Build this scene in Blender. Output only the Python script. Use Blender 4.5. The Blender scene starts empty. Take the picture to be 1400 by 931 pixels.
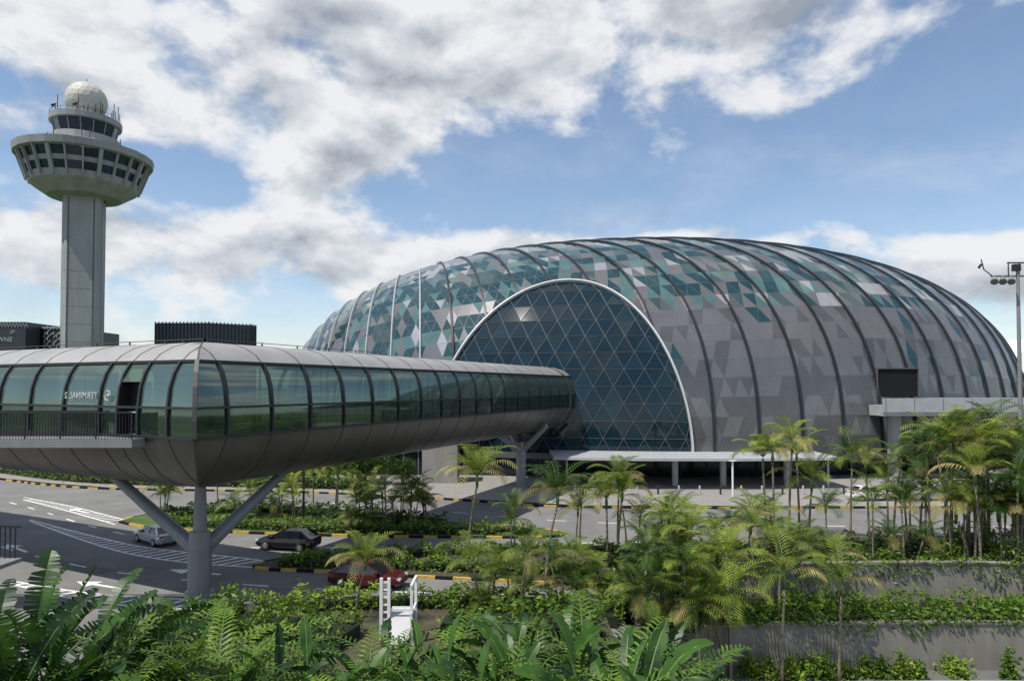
import bpy, bmesh, math, random
from mathutils import Vector, Matrix
from mathutils import noise as mn
from math import sin, cos, pi, radians, hypot, sqrt
R = random.Random(11)
S = bpy.context.scene
COL = S.collection
V3 = Vector

# ------------------------------------------------------------------ materials
def nodes_of(name):
    m = bpy.data.materials.new(name); m.use_nodes = True
    nt = m.node_tree; b = nt.nodes['Principled BSDF']
    return m, nt, b

def mat(name, col, rough=0.6, metal=0.0, var=0.15, scale=2.0, bump=0.0, spec=0.5, streak=False, detail=5.0):
    m, nt, b = nodes_of(name)
    N, L = nt.nodes, nt.links
    g = N.new('ShaderNodeNewGeometry')
    mp = N.new('ShaderNodeMapping'); L.new(g.outputs['Position'], mp.inputs['Vector'])
    mp.inputs['Scale'].default_value = (1, 1, 0.15) if streak else (1, 1, 1)
    n = N.new('ShaderNodeTexNoise'); n.inputs['Scale'].default_value = scale
    n.inputs['Detail'].default_value = detail; n.inputs['Roughness'].default_value = 0.65
    L.new(mp.outputs['Vector'], n.inputs['Vector'])
    r = N.new('ShaderNodeMapRange'); L.new(n.outputs['Fac'], r.inputs['Value'])
    r.inputs['From Min'].default_value = 0.3; r.inputs['From Max'].default_value = 0.7
    r.inputs['To Min'].default_value = 1 - var; r.inputs['To Max'].default_value = 1 + var
    mx = N.new('ShaderNodeVectorMath'); mx.operation = 'SCALE'
    mx.inputs[0].default_value = col[:3]; L.new(r.outputs['Result'], mx.inputs['Scale'])
    L.new(mx.outputs['Vector'], b.inputs['Base Color'])
    b.inputs['Roughness'].default_value = rough; b.inputs['Metallic'].default_value = metal
    b.inputs['Specular IOR Level'].default_value = spec
    if bump > 0:
        bp = N.new('ShaderNodeBump'); bp.inputs['Strength'].default_value = bump
        bp.inputs['Distance'].default_value = 0.05
        n2 = N.new('ShaderNodeTexNoise'); n2.inputs['Scale'].default_value = scale * 6
        n2.inputs['Detail'].default_value = 4
        L.new(g.outputs['Position'], n2.inputs['Vector'])
        L.new(n2.outputs['Fac'], bp.inputs['Height']); L.new(bp.outputs['Normal'], b.inputs['Normal'])
    return m

def leafmat(name, c1, c2, scale=1.2, rough=0.5, trans=0.3, spec=0.3):
    m, nt, b = nodes_of(name)
    N, L = nt.nodes, nt.links
    g = N.new('ShaderNodeNewGeometry'); oi = N.new('ShaderNodeObjectInfo')
    n = N.new('ShaderNodeTexNoise'); n.inputs['Scale'].default_value = scale; n.inputs['Detail'].default_value = 6
    L.new(g.outputs['Position'], n.inputs['Vector'])
    a = N.new('ShaderNodeMath'); a.operation = 'MULTIPLY_ADD'
    L.new(oi.outputs['Random'], a.inputs[0]); a.inputs[1].default_value = 0.40; a.inputs[2].default_value = -0.20
    s = N.new('ShaderNodeMath'); s.operation = 'ADD'; L.new(n.outputs['Fac'], s.inputs[0]); L.new(a.outputs[0], s.inputs[1])
    rp = N.new('ShaderNodeValToRGB'); L.new(s.outputs[0], rp.inputs['Fac'])
    rp.color_ramp.elements[0].position = 0.35; rp.color_ramp.elements[0].color = (*c1, 1)
    rp.color_ramp.elements[1].position = 0.68; rp.color_ramp.elements[1].color = (*c2, 1)
    L.new(rp.outputs['Color'], b.inputs['Base Color'])
    b.inputs['Roughness'].default_value = rough; b.inputs['Specular IOR Level'].default_value = spec
    t = N.new('ShaderNodeBsdfTranslucent'); L.new(rp.outputs['Color'], t.inputs['Color'])
    mx = N.new('ShaderNodeMixShader'); mx.inputs['Fac'].default_value = trans
    L.new(b.outputs[0], mx.inputs[1]); L.new(t.outputs[0], mx.inputs[2])
    L.new(mx.outputs[0], N['Material Output'].inputs['Surface'])
    return m

def glassmat(name, tint, dcol, dfac=0.4, gl=0.02, fr=0.09, rough=0.05):
    m, nt, b = nodes_of(name)
    N, L = nt.nodes, nt.links
    N.remove(b)
    t = N.new('ShaderNodeBsdfTransparent'); t.inputs['Color'].default_value = (*tint, 1)
    g = N.new('ShaderNodeBsdfGlossy'); g.inputs['Roughness'].default_value = rough
    g.inputs['Color'].default_value = (0.7, 0.86, 0.8, 1)
    n = N.new('ShaderNodeTexNoise'); n.inputs['Scale'].default_value = 0.35
    ge = N.new('ShaderNodeNewGeometry'); L.new(ge.outputs['Position'], n.inputs['Vector'])
    lw = N.new('ShaderNodeLayerWeight'); lw.inputs['Blend'].default_value = 0.3
    r = N.new('ShaderNodeMath'); r.operation = 'MULTIPLY_ADD'
    L.new(lw.outputs['Fresnel'], r.inputs[0]); r.inputs[1].default_value = fr; r.inputs[2].default_value = gl
    r2 = N.new('ShaderNodeMath'); r2.operation = 'MULTIPLY_ADD'
    L.new(n.outputs['Fac'], r2.inputs[0]); r2.inputs[1].default_value = 0.10; L.new(r.outputs[0], r2.inputs[2])
    r2.use_clamp = True
    d = N.new('ShaderNodeBsdfDiffuse'); d.inputs['Color'].default_value = (*dcol, 1)
    md = N.new('ShaderNodeMixShader'); md.inputs['Fac'].default_value = dfac
    L.new(t.outputs[0], md.inputs[1]); L.new(d.outputs[0], md.inputs[2])
    mx = N.new('ShaderNodeMixShader'); L.new(r2.outputs[0], mx.inputs['Fac'])
    L.new(md.outputs[0], mx.inputs[1]); L.new(g.outputs[0], mx.inputs[2])
    L.new(mx.outputs[0], N['Material Output'].inputs['Surface'])
    return m

M = {}
M['asphalt'] = mat('asphalt', (0.17, 0.168, 0.163), 0.9, 0, 0.22, 0.3, 0.15, 0.3, False, 10)
M['asphalt_dark'] = mat('asphalt_dark', (0.13, 0.13, 0.125), 0.9, 0, 0.2, 0.8, 0.1, 0.3)
M['paint'] = mat('road_paint', (0.70, 0.70, 0.68), 0.7, 0, 0.25, 3)
M['yellow'] = mat('yellow_paint', (0.50, 0.33, 0.06), 0.7, 0, 0.25, 3)
M['black'] = mat('black_paint_and_portal_shade', (0.012, 0.012, 0.012), 0.8, 0, 0.2, 3, 0, 0.2)
M['pave'] = mat('paving', (0.24, 0.23, 0.215), 0.85, 0, 0.15, 1.2)
M['soil'] = mat('soil', (0.06, 0.055, 0.03), 0.95, 0, 0.4, 2)
M['grass'] = mat('grass', (0.06, 0.10, 0.02), 0.95, 0, 0.4, 0.8)
M['concrete'] = mat('concrete', (0.28, 0.275, 0.26), 0.85, 0, 0.16, 0.7, 0.08, 0.3, True)
M['wall'] = mat('retaining_concrete', (0.225, 0.21, 0.18), 0.9, 0, 0.24, 0.9, 0.12, 0.3, True, 8)
M['tower'] = mat('tower_concrete', (0.29, 0.297, 0.30), 0.85, 0, 0.18, 0.4, 0, 0.3, True, 8)
M['towerdark'] = mat('tower_painted_shade', (0.10, 0.11, 0.12), 0.8, 0, 0.15, 0.5)
M['column'] = mat('steel_column', (0.215, 0.222, 0.225), 0.5, 0.1, 0.15, 1.0, 0, 0.5, True)
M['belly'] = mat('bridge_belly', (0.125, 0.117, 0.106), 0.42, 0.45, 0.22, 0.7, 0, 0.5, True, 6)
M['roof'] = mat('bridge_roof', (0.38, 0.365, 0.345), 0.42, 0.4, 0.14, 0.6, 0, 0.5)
M['dark'] = mat('dark_frame', (0.025, 0.028, 0.032), 0.5, 0.2, 0.1, 2)
M['seam'] = mat('seam', (0.05, 0.05, 0.05), 0.6, 0.2, 0.1, 2)
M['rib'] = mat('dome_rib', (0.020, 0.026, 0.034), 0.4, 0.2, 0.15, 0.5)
M['ribsunlit'] = mat('dome_rib_sunlit', (0.40, 0.41, 0.43), 0.4, 0.3, 0.1, 0.5)  # sun reflection on the left ribs put into a pale colour
M['white'] = mat('white_paint', (0.75, 0.75, 0.74), 0.5, 0, 0.06, 0.8)
M['archrim'] = mat('arch_rim_grey', (0.48, 0.49, 0.50), 0.5, 0, 0.08, 0.8)
M['offwhite'] = mat('canopy_paint', (0.36, 0.37, 0.38), 0.5, 0, 0.12, 0.8)
M['lettering'] = mat('grey_lettering', (0.50, 0.54, 0.53), 0.5, 0, 0.1, 0.8)
M['lightgrey'] = mat('light_grey', (0.42, 0.42, 0.42), 0.5, 0, 0.08, 0.8)
M['glassdark'] = mat('dark_glass', (0.010, 0.014, 0.018), 0.15, 0, 0.3, 0.5, 0, 0.4)
M['towerglass'] = mat('tower_glass', (0.008, 0.024, 0.046), 0.10, 0, 0.3, 0.5, 0, 0.6)
M['archglass'] = mat('arch_glass', (0.006, 0.020, 0.030), 0.04, 0.0, 0.2, 0.2, 0, 0.40)
M['archglass2'] = mat('arch_glass_blue', (0.008, 0.026, 0.037), 0.05, 0.0, 0.2, 0.2, 0, 0.46)
M['mull'] = mat('mullion', (0.16, 0.18, 0.19), 0.6, 0.0, 0.1, 1)
M['archmull'] = mat('arch_mullion', (0.055, 0.068, 0.075), 0.6, 0.0, 0.1, 1)
M['mulld'] = mat('dome_mullion', (0.11, 0.112, 0.115), 0.5, 0.3, 0.1, 1)
M['p_teal'] = mat('panel_teal', (0.015, 0.050, 0.055), 0.05, 0.1, 0.3, 0.3, 0, 1.0)
M['p_lteal'] = mat('panel_light_teal', (0.075, 0.150, 0.145), 0.08, 0.15, 0.25, 0.3, 0, 0.9)
M['p_grey'] = mat('panel_grey', (0.185, 0.182, 0.184), 0.24, 0.5, 0.15, 0.15)
M['p_dgrey'] = mat('panel_dark_grey', (0.130, 0.127, 0.130), 0.26, 0.5, 0.2, 0.15)
M['p_pale'] = mat('panel_pale', (0.38, 0.38, 0.385), 0.22, 0.45, 0.12, 0.3)
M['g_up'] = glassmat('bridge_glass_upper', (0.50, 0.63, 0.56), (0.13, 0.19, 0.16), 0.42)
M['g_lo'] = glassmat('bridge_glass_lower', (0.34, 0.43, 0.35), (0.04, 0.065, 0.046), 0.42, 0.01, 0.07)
M['floor'] = mat('bridge_floor', (0.2, 0.19, 0.17), 0.6, 0, 0.1, 1)
M['rubber'] = mat('rubber', (0.02, 0.02, 0.02), 0.8, 0, 0.1, 4)
M['rim'] = mat('wheel_rim', (0.5, 0.5, 0.5), 0.3, 0.8, 0.05, 4)
M['carglass'] = mat('car_glass', (0.01, 0.012, 0.015), 0.05, 0, 0.1, 1, 0, 0.9)
M['silver'] = mat('silver_paint', (0.45, 0.46, 0.47), 0.25, 0.5, 0.03, 3)
M['carblack'] = mat('black_car_paint', (0.012, 0.013, 0.015), 0.15, 0.1, 0.05, 3, 0, 0.6)
M['carred'] = mat('red_car_paint', (0.07, 0.009, 0.011), 0.25, 0.1, 0.05, 3)
M['carwhite'] = mat('white_car_paint', (0.7, 0.7, 0.7), 0.25, 0, 0.03, 3)
M['lamp_red'] = mat('tail_lamp', (0.4, 0.01, 0.01), 0.2, 0, 0.05, 3)
M['lamp_clear'] = mat('head_lamp', (0.7, 0.7, 0.72), 0.1, 0.3, 0.05, 3)
M['trunk'] = mat('palm_trunk', (0.20, 0.17, 0.12), 0.85, 0, 0.35, 6)
M['bark'] = mat('bark', (0.10, 0.08, 0.06), 0.9, 0, 0.35, 4)
M['stemg'] = mat('green_stem', (0.09, 0.15, 0.04), 0.6, 0, 0.3, 3)
M['palm'] = leafmat('palm_leaf', (0.026, 0.072, 0.010), (0.25, 0.31, 0.04), 1.3, trans=.33)
M['palmdry'] = leafmat('palm_leaf_yellow', (0.18, 0.17, 0.045), (0.42, 0.36, 0.14), 1.3, trans=.33)
M['banana'] = leafmat('banana_leaf', (0.010, 0.038, 0.007), (0.055, 0.13, 0.018), 2.2, 0.42, 0.3, 0.35)
M['bushp'] = leafmat('bush_palm_leaf', (0.018, 0.060, 0.007), (0.15, 0.26, 0.026), 1.7, 0.45, 0.33)
M['hedge'] = leafmat('hedge_leaf', (0.026, 0.072, 0.010), (0.16, 0.255, 0.03), 2.0)
M['hedgeb'] = leafmat('bright_hedge_leaf', (0.08, 0.16, 0.015), (0.29, 0.40, 0.05), 2.0)
M['hedged'] = leafmat('dark_hedge_leaf', (0.02, 0.05, 0.012), (0.07, 0.12, 0.025), 2.0)
M['flower'] = leafmat('flower_leaf', (0.06, 0.08, 0.03), (0.32, 0.07, 0.10), 3.0)
M['treeleaf'] = leafmat('tree_leaf', (0.028, 0.07, 0.012), (0.11, 0.19, 0.03), 0.8)
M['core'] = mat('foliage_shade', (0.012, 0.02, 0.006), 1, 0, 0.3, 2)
M['louver'] = mat('louvre', (0.075, 0.085, 0.105), 0.5, 0.3, 0.1, 0.3)
M['lattice'] = mat('facade_lattice', (0.34, 0.36, 0.39), 0.6, 0, 0.1, 0.3)
M['facade'] = mat('dark_facade', (0.03, 0.035, 0.045), 0.4, 0.1, 0.2, 0.3)

# ------------------------------------------------------------------ object helpers
ORG = {}
def finish(o, parent, org, label, cat, group, kind):
    if parent is not None:
        o.parent = parent
        ORG[o.name] = ORG[parent.name]
    else:
        ORG[o.name] = V3(org)
        o.location = org
        if kind: o['kind'] = kind
        if cat: o['category'] = cat
    if label: o['label'] = label
    if group: o['group'] = group
    COL.objects.link(o)
    return o

def thing(name, label, cat, loc=(0, 0, 0), group=None):
    o = bpy.data.objects.new(name, None); o.empty_display_size = 0.5
    return finish(o, None, loc, label, cat, group, None)

def mesh_of(name, V, F, mats, fm=None, org=(0, 0, 0), smooth=False):
    me = bpy.data.meshes.new(name)
    ox, oy, oz = org
    me.from_pydata([(v[0] - ox, v[1] - oy, v[2] - oz) for v in V], [], F)
    for m in mats: me.materials.append(M[m])
    if fm: me.polygons.foreach_set('material_index', fm)
    if smooth: me.polygons.foreach_set('use_smooth', [True] * len(me.polygons))
    me.update()
    return me

def obj(name, V, F, mats, fm=None, parent=None, org=(0, 0, 0), label=None, cat=None, group=None, kind=None, smooth=False):
    if isinstance(mats, str): mats = [mats]
    if parent is not None: org = ORG[parent.name]
    me = mesh_of(name, V, F, mats, fm, org, smooth)
    o = bpy.data.objects.new(name, me)
    return finish(o, parent, org, label, cat, group, kind)

class G:
    def __init__(s): s.V = []; s.F = []; s.m = []
    def add(s, V, F, mi=0):
        b = len(s.V); s.V += [tuple(v) for v in V]; s.F += [tuple(i + b for i in f) for f in F]; s.m += [mi] * len(F)
    def box(s, x0, x1, y0, y1, z0, z1, mi=0):
        s.add([(x0,y0,z0),(x1,y0,z0),(x1,y1,z0),(x0,y1,z0),(x0,y0,z1),(x1,y0,z1),(x1,y1,z1),(x0,y1,z1)],
              [(0,3,2,1),(4,5,6,7),(0,1,5,4),(1,2,6,5),(2,3,7,6),(3,0,4,7)], mi)
    def tube(s, pts, rad, n=8, mi=0, cap=True):
        pts = [V3(p) for p in pts]
        if not isinstance(rad, (list, tuple)): rad = [rad] * len(pts)
        V = []; F = []
        ref = None
        for i, p in enumerate(pts):
            t = (pts[min(i+1, len(pts)-1)] - pts[max(i-1, 0)]).normalized()
            if ref is None: ref = V3((1,0,0)) if abs(t.x) < 0.8 else V3((0,1,0))
            a = (ref - t * ref.dot(t)).normalized(); ref = a
            b = t.cross(a)
            for k in range(n):
                an = 2*pi*k/n
                V.append(p + (a*cos(an) + b*sin(an)) * rad[i])
        for i in range(len(pts)-1):
            for k in range(n):
                F.append((i*n+k, i*n+(k+1)%n, (i+1)*n+(k+1)%n, (i+1)*n+k))
        if cap:
            F.append(tuple(range(n))[::-1]); F.append(tuple((len(pts)-1)*n+k for k in range(n)))
        s.add(V, F, mi)
    def strip(s, pts, ups, w, h, mi=0):
        pts = [V3(p) for p in pts]; V = []; F = []
        for i, p in enumerate(pts):
            t = (pts[min(i+1, len(pts)-1)] - pts[max(i-1, 0)]).normalized()
            u = V3(ups[i] if isinstance(ups, list) else ups); u = (u - t*u.dot(t)).normalized()
            sd = t.cross(u)
            for a, b in ((-1,-1),(1,-1),(1,1),(-1,1)):
                V.append(p + sd*(a*w/2) + u*(b*h/2))
        for i in range(len(pts)-1):
            for k in range(4):
                F.append((i*4+k, i*4+(k+1)%4, (i+1)*4+(k+1)%4, (i+1)*4+k))
        F.append((3,2,1,0)); e = (len(pts)-1)*4; F.append((e,e+1,e+2,e+3))
        s.add(V, F, mi)
    def lathe(s, prof, cx, cy, n=32, mi=0, ph=0.0):
        V = []; F = []
        for r, z in prof:
            for k in range(n):
                a = 2*pi*k/n + ph; V.append((cx + r*cos(a), cy + r*sin(a), z))
        for i in range(len(prof)-1):
            for k in range(n):
                F.append((i*n+k, i*n+(k+1)%n, (i+1)*n+(k+1)%n, (i+1)*n+k))
        s.add(V, F, mi)
    def prism(s, poly, z0, z1, mi=0):
        n = len(poly)
        V = [(p[0], p[1], z0) for p in poly] + [(p[0], p[1], z1) for p in poly]
        F = [tuple(range(n))[::-1], tuple(range(n, 2*n))] + [(i, (i+1)%n, n+(i+1)%n, n+i) for i in range(n)]
        s.add(V, F, mi)
    def obj(s, name, mats, **k):
        return obj(name, s.V, s.F, mats, s.m, **k)

def smoothpath(P, step=0.8):
    P = [V3((p[0], p[1], p[2] if len(p) > 2 else 0)) for p in P]
    Q = [P[0]*2-P[1]] + P + [P[-1]*2-P[-2]]
    out = []
    for i in range(1, len(Q)-2):
        a, b, c, d = Q[i-1], Q[i], Q[i+1], Q[i+2]
        n = max(2, int((c-b).length/step))
        for k in range(n):
            t = k/n
            out.append(0.5*((2*b)+(c-a)*t+(2*a-5*b+4*c-d)*t*t+(3*b-a-3*c+d)*t**3))
    out.append(P[-1]); return out

# ------------------------------------------------------------------ world
SUN_DIR = V3((-0.42, -0.30, 1.0)).normalized()
el = math.asin(SUN_DIR.z); az = math.atan2(SUN_DIR.x, SUN_DIR.y)
def build_world():
    w = bpy.data.worlds.new('World'); S.world = w; w.use_nodes = True
    nt = w.node_tree; N, L = nt.nodes, nt.links
    for n in list(N): N.remove(n)
    out = N.new('ShaderNodeOutputWorld')
    sky = N.new('ShaderNodeTexSky'); sky.sky_type = 'NISHITA'; sky.sun_disc = False
    sky.sun_elevation = el; sky.sun_rotation = az
    sky.air_density = 1.0; sky.dust_density = 0.5; sky.ozone_density = 1.6
    b1 = N.new('ShaderNodeBackground'); b1.inputs['Strength'].default_value = 0.15
    L.new(sky.outputs[0], b1.inputs['Color'])
    tc = N.new('ShaderNodeTexCoord')
    sp = N.new('ShaderNodeSeparateXYZ'); L.new(tc.outputs['Generated'], sp.inputs[0])
    def m(op, a, b=None, c=None, clamp=False):
        n = N.new('ShaderNodeMath'); n.operation = op; n.use_clamp = clamp
        for i, v in enumerate((a, b, c)):
            if v is None: continue
            if isinstance(v, (int, float)): n.inputs[i].default_value = v
            else: L.new(v, n.inputs[i])
        return n.outputs[0]
    AZ = m('ARCTAN2', sp.outputs['X'], sp.outputs['Y']); EL = m('ARCSINE', sp.outputs['Z'])
    def gauss(a, e, sa, se, amp):
        p = m('MULTIPLY_ADD', AZ, 1/sa, -a/sa); q = m('MULTIPLY_ADD', EL, 1/se, -e/se)
        d = m('ADD', m('MULTIPLY', p, p), m('MULTIPLY', q, q))
        return m('MULTIPLY', m('EXPONENT', m('MULTIPLY', d, -1)), amp)
    blobs = [(-.27,.44,.36,.13,.20), (-.36,.34,.22,.06,.09), (-.66,.36,.09,.045,-.18), (.08,.29,.18,.055,-.22),
             (.34,.49,.30,.08,.13), (.55,.28,.28,.09,-.24), (-.25,.17,.42,.055,.19), (.20,.20,.24,.03,.17),
             (.64,.15,.11,.06,.26), (-.50,.27,.10,.03,-.16), (.42,.13,.10,.03,-.10), (-.62,.17,.12,.05,.14)]
    bias = None
    for b in blobs:
        g = gauss(*b); bias = g if bias is None else m('ADD', bias, g)
    def nz(dz, scale=4.3, detail=11, rough=0.58, dist=0.1, sz=1.9):
        mp = N.new('ShaderNodeMapping'); mp.inputs['Location'].default_value = (1.3, 0.4, dz); mp.inputs['Scale'].default_value = (1, 1, sz)
        L.new(tc.outputs['Generated'], mp.inputs['Vector'])
        n = N.new('ShaderNodeTexNoise'); n.inputs['Scale'].default_value = scale; n.inputs['Detail'].default_value = detail
        n.inputs['Roughness'].default_value = rough; n.inputs['Distortion'].default_value = dist
        L.new(mp.outputs['Vector'], n.inputs['Vector']); return n.outputs['Fac']
    n1 = nz(0.0, scale=4.6, rough=.55, sz=1.7); n2 = nz(0.05, scale=4.6, detail=6, rough=.55, sz=1.7); n3 = nz(0.7, 2.6, 4); n4 = nz(3.1, 2.3, 8, .62, .4)
    dn = m('ADD', n1, bias)
    r = N.new('ShaderNodeMapRange'); r.interpolation_type = 'SMOOTHSTEP'; L.new(dn, r.inputs['Value'])
    r.inputs['From Min'].default_value = 0.49; r.inputs['From Max'].default_value = 0.63
    wsp = N.new('ShaderNodeMapRange'); wsp.interpolation_type = 'SMOOTHSTEP'; L.new(n4, wsp.inputs['Value'])
    wsp.inputs['From Min'].default_value = 0.45; wsp.inputs['From Max'].default_value = 0.78; wsp.inputs['To Max'].default_value = 0.40
    wsp.inputs['To Min'].default_value = 0.04
    dens = m('MAXIMUM', r.outputs['Result'], wsp.outputs['Result'])
    hz = m('EXPONENT', m('MULTIPLY', m('ABSOLUTE', EL), -9)); hz = m('MULTIPLY', hz, 0.5)
    fac = m('MAXIMUM', m('MULTIPLY', dens, 0.97), hz, clamp=True)
    up = m('SUBTRACT', n2, n1)
    t = m('MULTIPLY_ADD', up, 4.4, 0.18)
    th = N.new('ShaderNodeMapRange'); L.new(dn, th.inputs['Value'])
    th.inputs['From Min'].default_value = 0.62; th.inputs['From Max'].default_value = 0.90
    th.inputs['To Max'].default_value = 0.62
    t2 = m('ADD', t, th.outputs['Result']); t3 = m('MULTIPLY_ADD', n3, 0.7, m('SUBTRACT', t2, 0.32), clamp=True)
    rp = N.new('ShaderNodeValToRGB'); L.new(t3, rp.inputs['Fac'])
    e = rp.color_ramp.elements; e[0].position = 0.08; e[0].color = (0.89, 0.90, 0.915, 1)
    e[1].position = 0.95; e[1].color = (0.34, 0.38, 0.44, 1)
    mid = rp.color_ramp.elements.new(0.45); mid.color = (0.64, 0.675, 0.72, 1)
    b2 = N.new('ShaderNodeBackground'); b2.inputs['Strength'].default_value = 0.98; L.new(rp.outputs['Color'], b2.inputs['Color'])
    mx = N.new('ShaderNodeMixShader'); L.new(fac, mx.inputs['Fac']); L.new(b1.outputs[0], mx.inputs[1]); L.new(b2.outputs[0], mx.inputs[2])
    L.new(mx.outputs[0], out.inputs['Surface'])
build_world()
sl = bpy.data.lights.new('sun', 'SUN'); sl.energy = 5.0; sl.angle = radians(0.5); sl.color = (1, 0.95, 0.86)
so = bpy.data.objects.new('sun', sl); COL.objects.link(so)
so.rotation_euler = (-SUN_DIR).to_track_quat('-Z', 'Y').to_euler(); so.location = (-20, -10, 60)

cam = bpy.data.cameras.new('camera'); co = bpy.data.objects.new('camera', cam); COL.objects.link(co)
cam.sensor_width = 36; cam.lens = 24; cam.clip_end = 8000; cam.clip_start = 0.2
co.location = (0, 0, 10); co.rotation_euler = (radians(91.5), 0, 0); cam.shift_y = 0.0273
S.camera = co
S.view_settings.view_transform = 'Standard'; S.view_settings.look = 'None'; S.view_settings.exposure = 0

# ------------------------------------------------------------------ ground
from mathutils.geometry import tessellate_polygon
def flat(name, poly, z, m, label, kind='structure'):
    pts = [V3((p[0], p[1], 0)) for p in poly]
    T = tessellate_polygon([pts])
    F = []
    for t in T:
        a, b, c = (pts[i] for i in t)
        F.append(tuple(t) if (b-a).cross(c-a).z > 0 else tuple(reversed(t)))
    return obj(name, [(p.x, p.y, z) for p in pts], F, m, kind=kind, label=label)

W1 = smoothpath([(4.6, 30.5), (5.4, 33.4), (8.5, 34.8), (14, 35.3), (20, 35.5), (25, 35.4), (28.2, 34.4), (30, 30)], 0.8)
W2 = smoothpath([(4.2, 27), (5.6, 30.3), (9, 31.4), (14, 31.7), (21, 31.8), (27, 31.6), (34, 31.0)], 0.8)
flat('lower_ground', [(-3500, -3500), (3500, -3500), (3500, 3500), (-3500, 3500)], -3.0, 'asphalt_dark', 'lower service ground beneath the terraces')
notch = [(4.6, -40)] + [(p.x, p.y) for p in W1] + [(34, 28), (60, 10), (60, -40)]
flat('ground', [(-3400, -40)] + notch + [(3400, -40), (3400, 3400), (-3400, 3400)], 0.0, 'grass', 'grassy airport ground')
roadp = [(-120, 14), (4.3, 14)] + [(p.x, p.y + 0.15) for p in W1] + [(34, 36), (60, 38), (100, 44), (100, 60), (60, 58), (30, 57.5), (6, 57.5), (-6, 62), (-20, 66), (-40, 68), (-120, 100)]
flat('road', roadp, 0.004, 'asphalt', 'wide grey asphalt airport road with curving lanes')
flat('terrace_soil', [(p.x, p.y) for p in W1] + [(p.x, p.y) for p in reversed(W2)], -1.2, 'soil', 'planted soil terrace between retaining walls')

def island(name, poly, z, top, label, kerb=True):
    g = G(); g.prism(poly, 0.0, z, 0)
    o = g.obj(name, [top], kind='structure', label=label)
    pts = [V3((p[0], p[1], 0)) for p in poly] + [V3((poly[0][0], poly[0][1], 0))]
    k = G(); acc = 0
    for a, b in zip(pts, pts[1:]):
        L = (b-a).length; n = max(1, int(L/0.9)); d = (b-a)/n
        for i in range(n):
            acc += 1
            p, q = a+d*i, a+d*(i+1)
            k.strip([p + V3((0,0,z/2+.008)), q + V3((0,0,z/2+.008))], V3((0,0,1)), 0.16, z+0.02, acc % 2)
    k.obj('kerb', ['yellow', 'black'], kind='structure', label='yellow and black painted kerb around planting island')
    return o
def sp2(P, step=2.0): return [(p.x, p.y) for p in smoothpath(P, step)]
isB = sp2([(-28.8, 50.4), (-26, 48.6), (-21, 47.2), (-12, 45.8), (-4, 45.3), (2, 45.3), (3.4, 46.2), (1.5, 48), (-8, 51), (-15, 55), (-22, 57), (-28, 53.5), (-28.8, 50.4)])[:-1]
island('planting_island', isB, 0.14, 'grass', 'grass planting island with hedges and palms')
isA = sp2([(-14.2, 38.2), (-13, 39.6), (-9, 40.8), (-2, 41.8), (6, 42.4), (16, 42.8), (28, 42.3), (45, 40.5)]) + sp2([(45, 36), (34, 35.6), (29.2, 34.8)]) \
    + [(p.x, p.y+0.25) for p in reversed(W1[5:-6])] + sp2([(4.2, 34.4), (-1, 35.3), (-5, 36), (-9.6, 36.9), (-13.2, 37.5)])
def island_poly(name, poly, z, m, label):
    P = [V3((p[0], p[1], 0)) for p in poly]; T = tessellate_polygon([P]); n = len(P)
    F = []
    for t in T:
        a, b, c = (P[i] for i in t); F.append(tuple(t) if (b-a).cross(c-a).z > 0 else tuple(reversed(t)))
    V = [(p.x, p.y, z) for p in P] + [(p.x, p.y, 0) for p in P]
    F += [(i, (i+1) % n, n+(i+1) % n, n+i) for i in range(n)]
    obj(name, V, F, m, kind='structure', label=label)
island_poly('planting_bed', isA, 0.14, 'soil', 'long soil bed with palms behind the retaining wall')
def kerbline(P, label='yellow and black painted road kerb', w=0.16, z=0.16):
    k = G(); pts = smoothpath(P, 0.9)
    for i, (a, b) in enumerate(zip(pts, pts[1:])):
        k.strip([a + V3((0,0,z/2)), b + V3((0,0,z/2))], V3((0,0,1)), w, z, i % 2)
    k.obj('kerb', ['yellow', 'black'], kind='structure', label=label)
kerbline([(4.2, 34.35), (-1, 35.25), (-5, 35.95), (-9.6, 36.85), (-13.2, 37.4), (-14.3, 38.1), (-13.1, 39.7), (-9, 40.9), (-2, 41.9), (6, 42.5), (16, 42.9), (28, 42.4), (45, 40.6)])
kerbline([(-75, 84), (-55, 73.5), (-47.8, 69.6), (-39, 66.5), (-20, 64.5), (-6, 60.5), (6, 56.5), (30, 56.3), (60, 56.8), (90, 58)])
kerbline([(-15.3, 26.2), (-11.9, 30.3), (-6, 31.3), (-2, 31.6), (3.5, 31.2)])
flat('pavement', [(-75, 85), (-55, 74), (-47, 70), (-39, 67), (-20, 65), (-6, 61), (6, 57), (30, 56.7), (60, 57.2), (90, 58.5), (90, 90), (-75, 110)], 0.12, 'pave', 'pale paved forecourt beside the dome')

pl = [(-16, 16), (3.9, 16), (3.9, 30.2), (-2, 30.8), (-6, 30.6), (-11.5, 29.8), (-14.8, 26)]
island_poly('planter_bed', pl, 0.45, 'soil', 'raised planter soil bed beside the road')
g = G()
for a, b in zip(pl[2:], pl[3:]): g.strip([V3((a[0], a[1], .33)), V3((b[0], b[1], .33))], V3((0, 0, 1)), 0.22, 0.66)
g.obj('planter_wall', ['wall'], cat='wall', label='low grey concrete planter wall beside the road')

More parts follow.
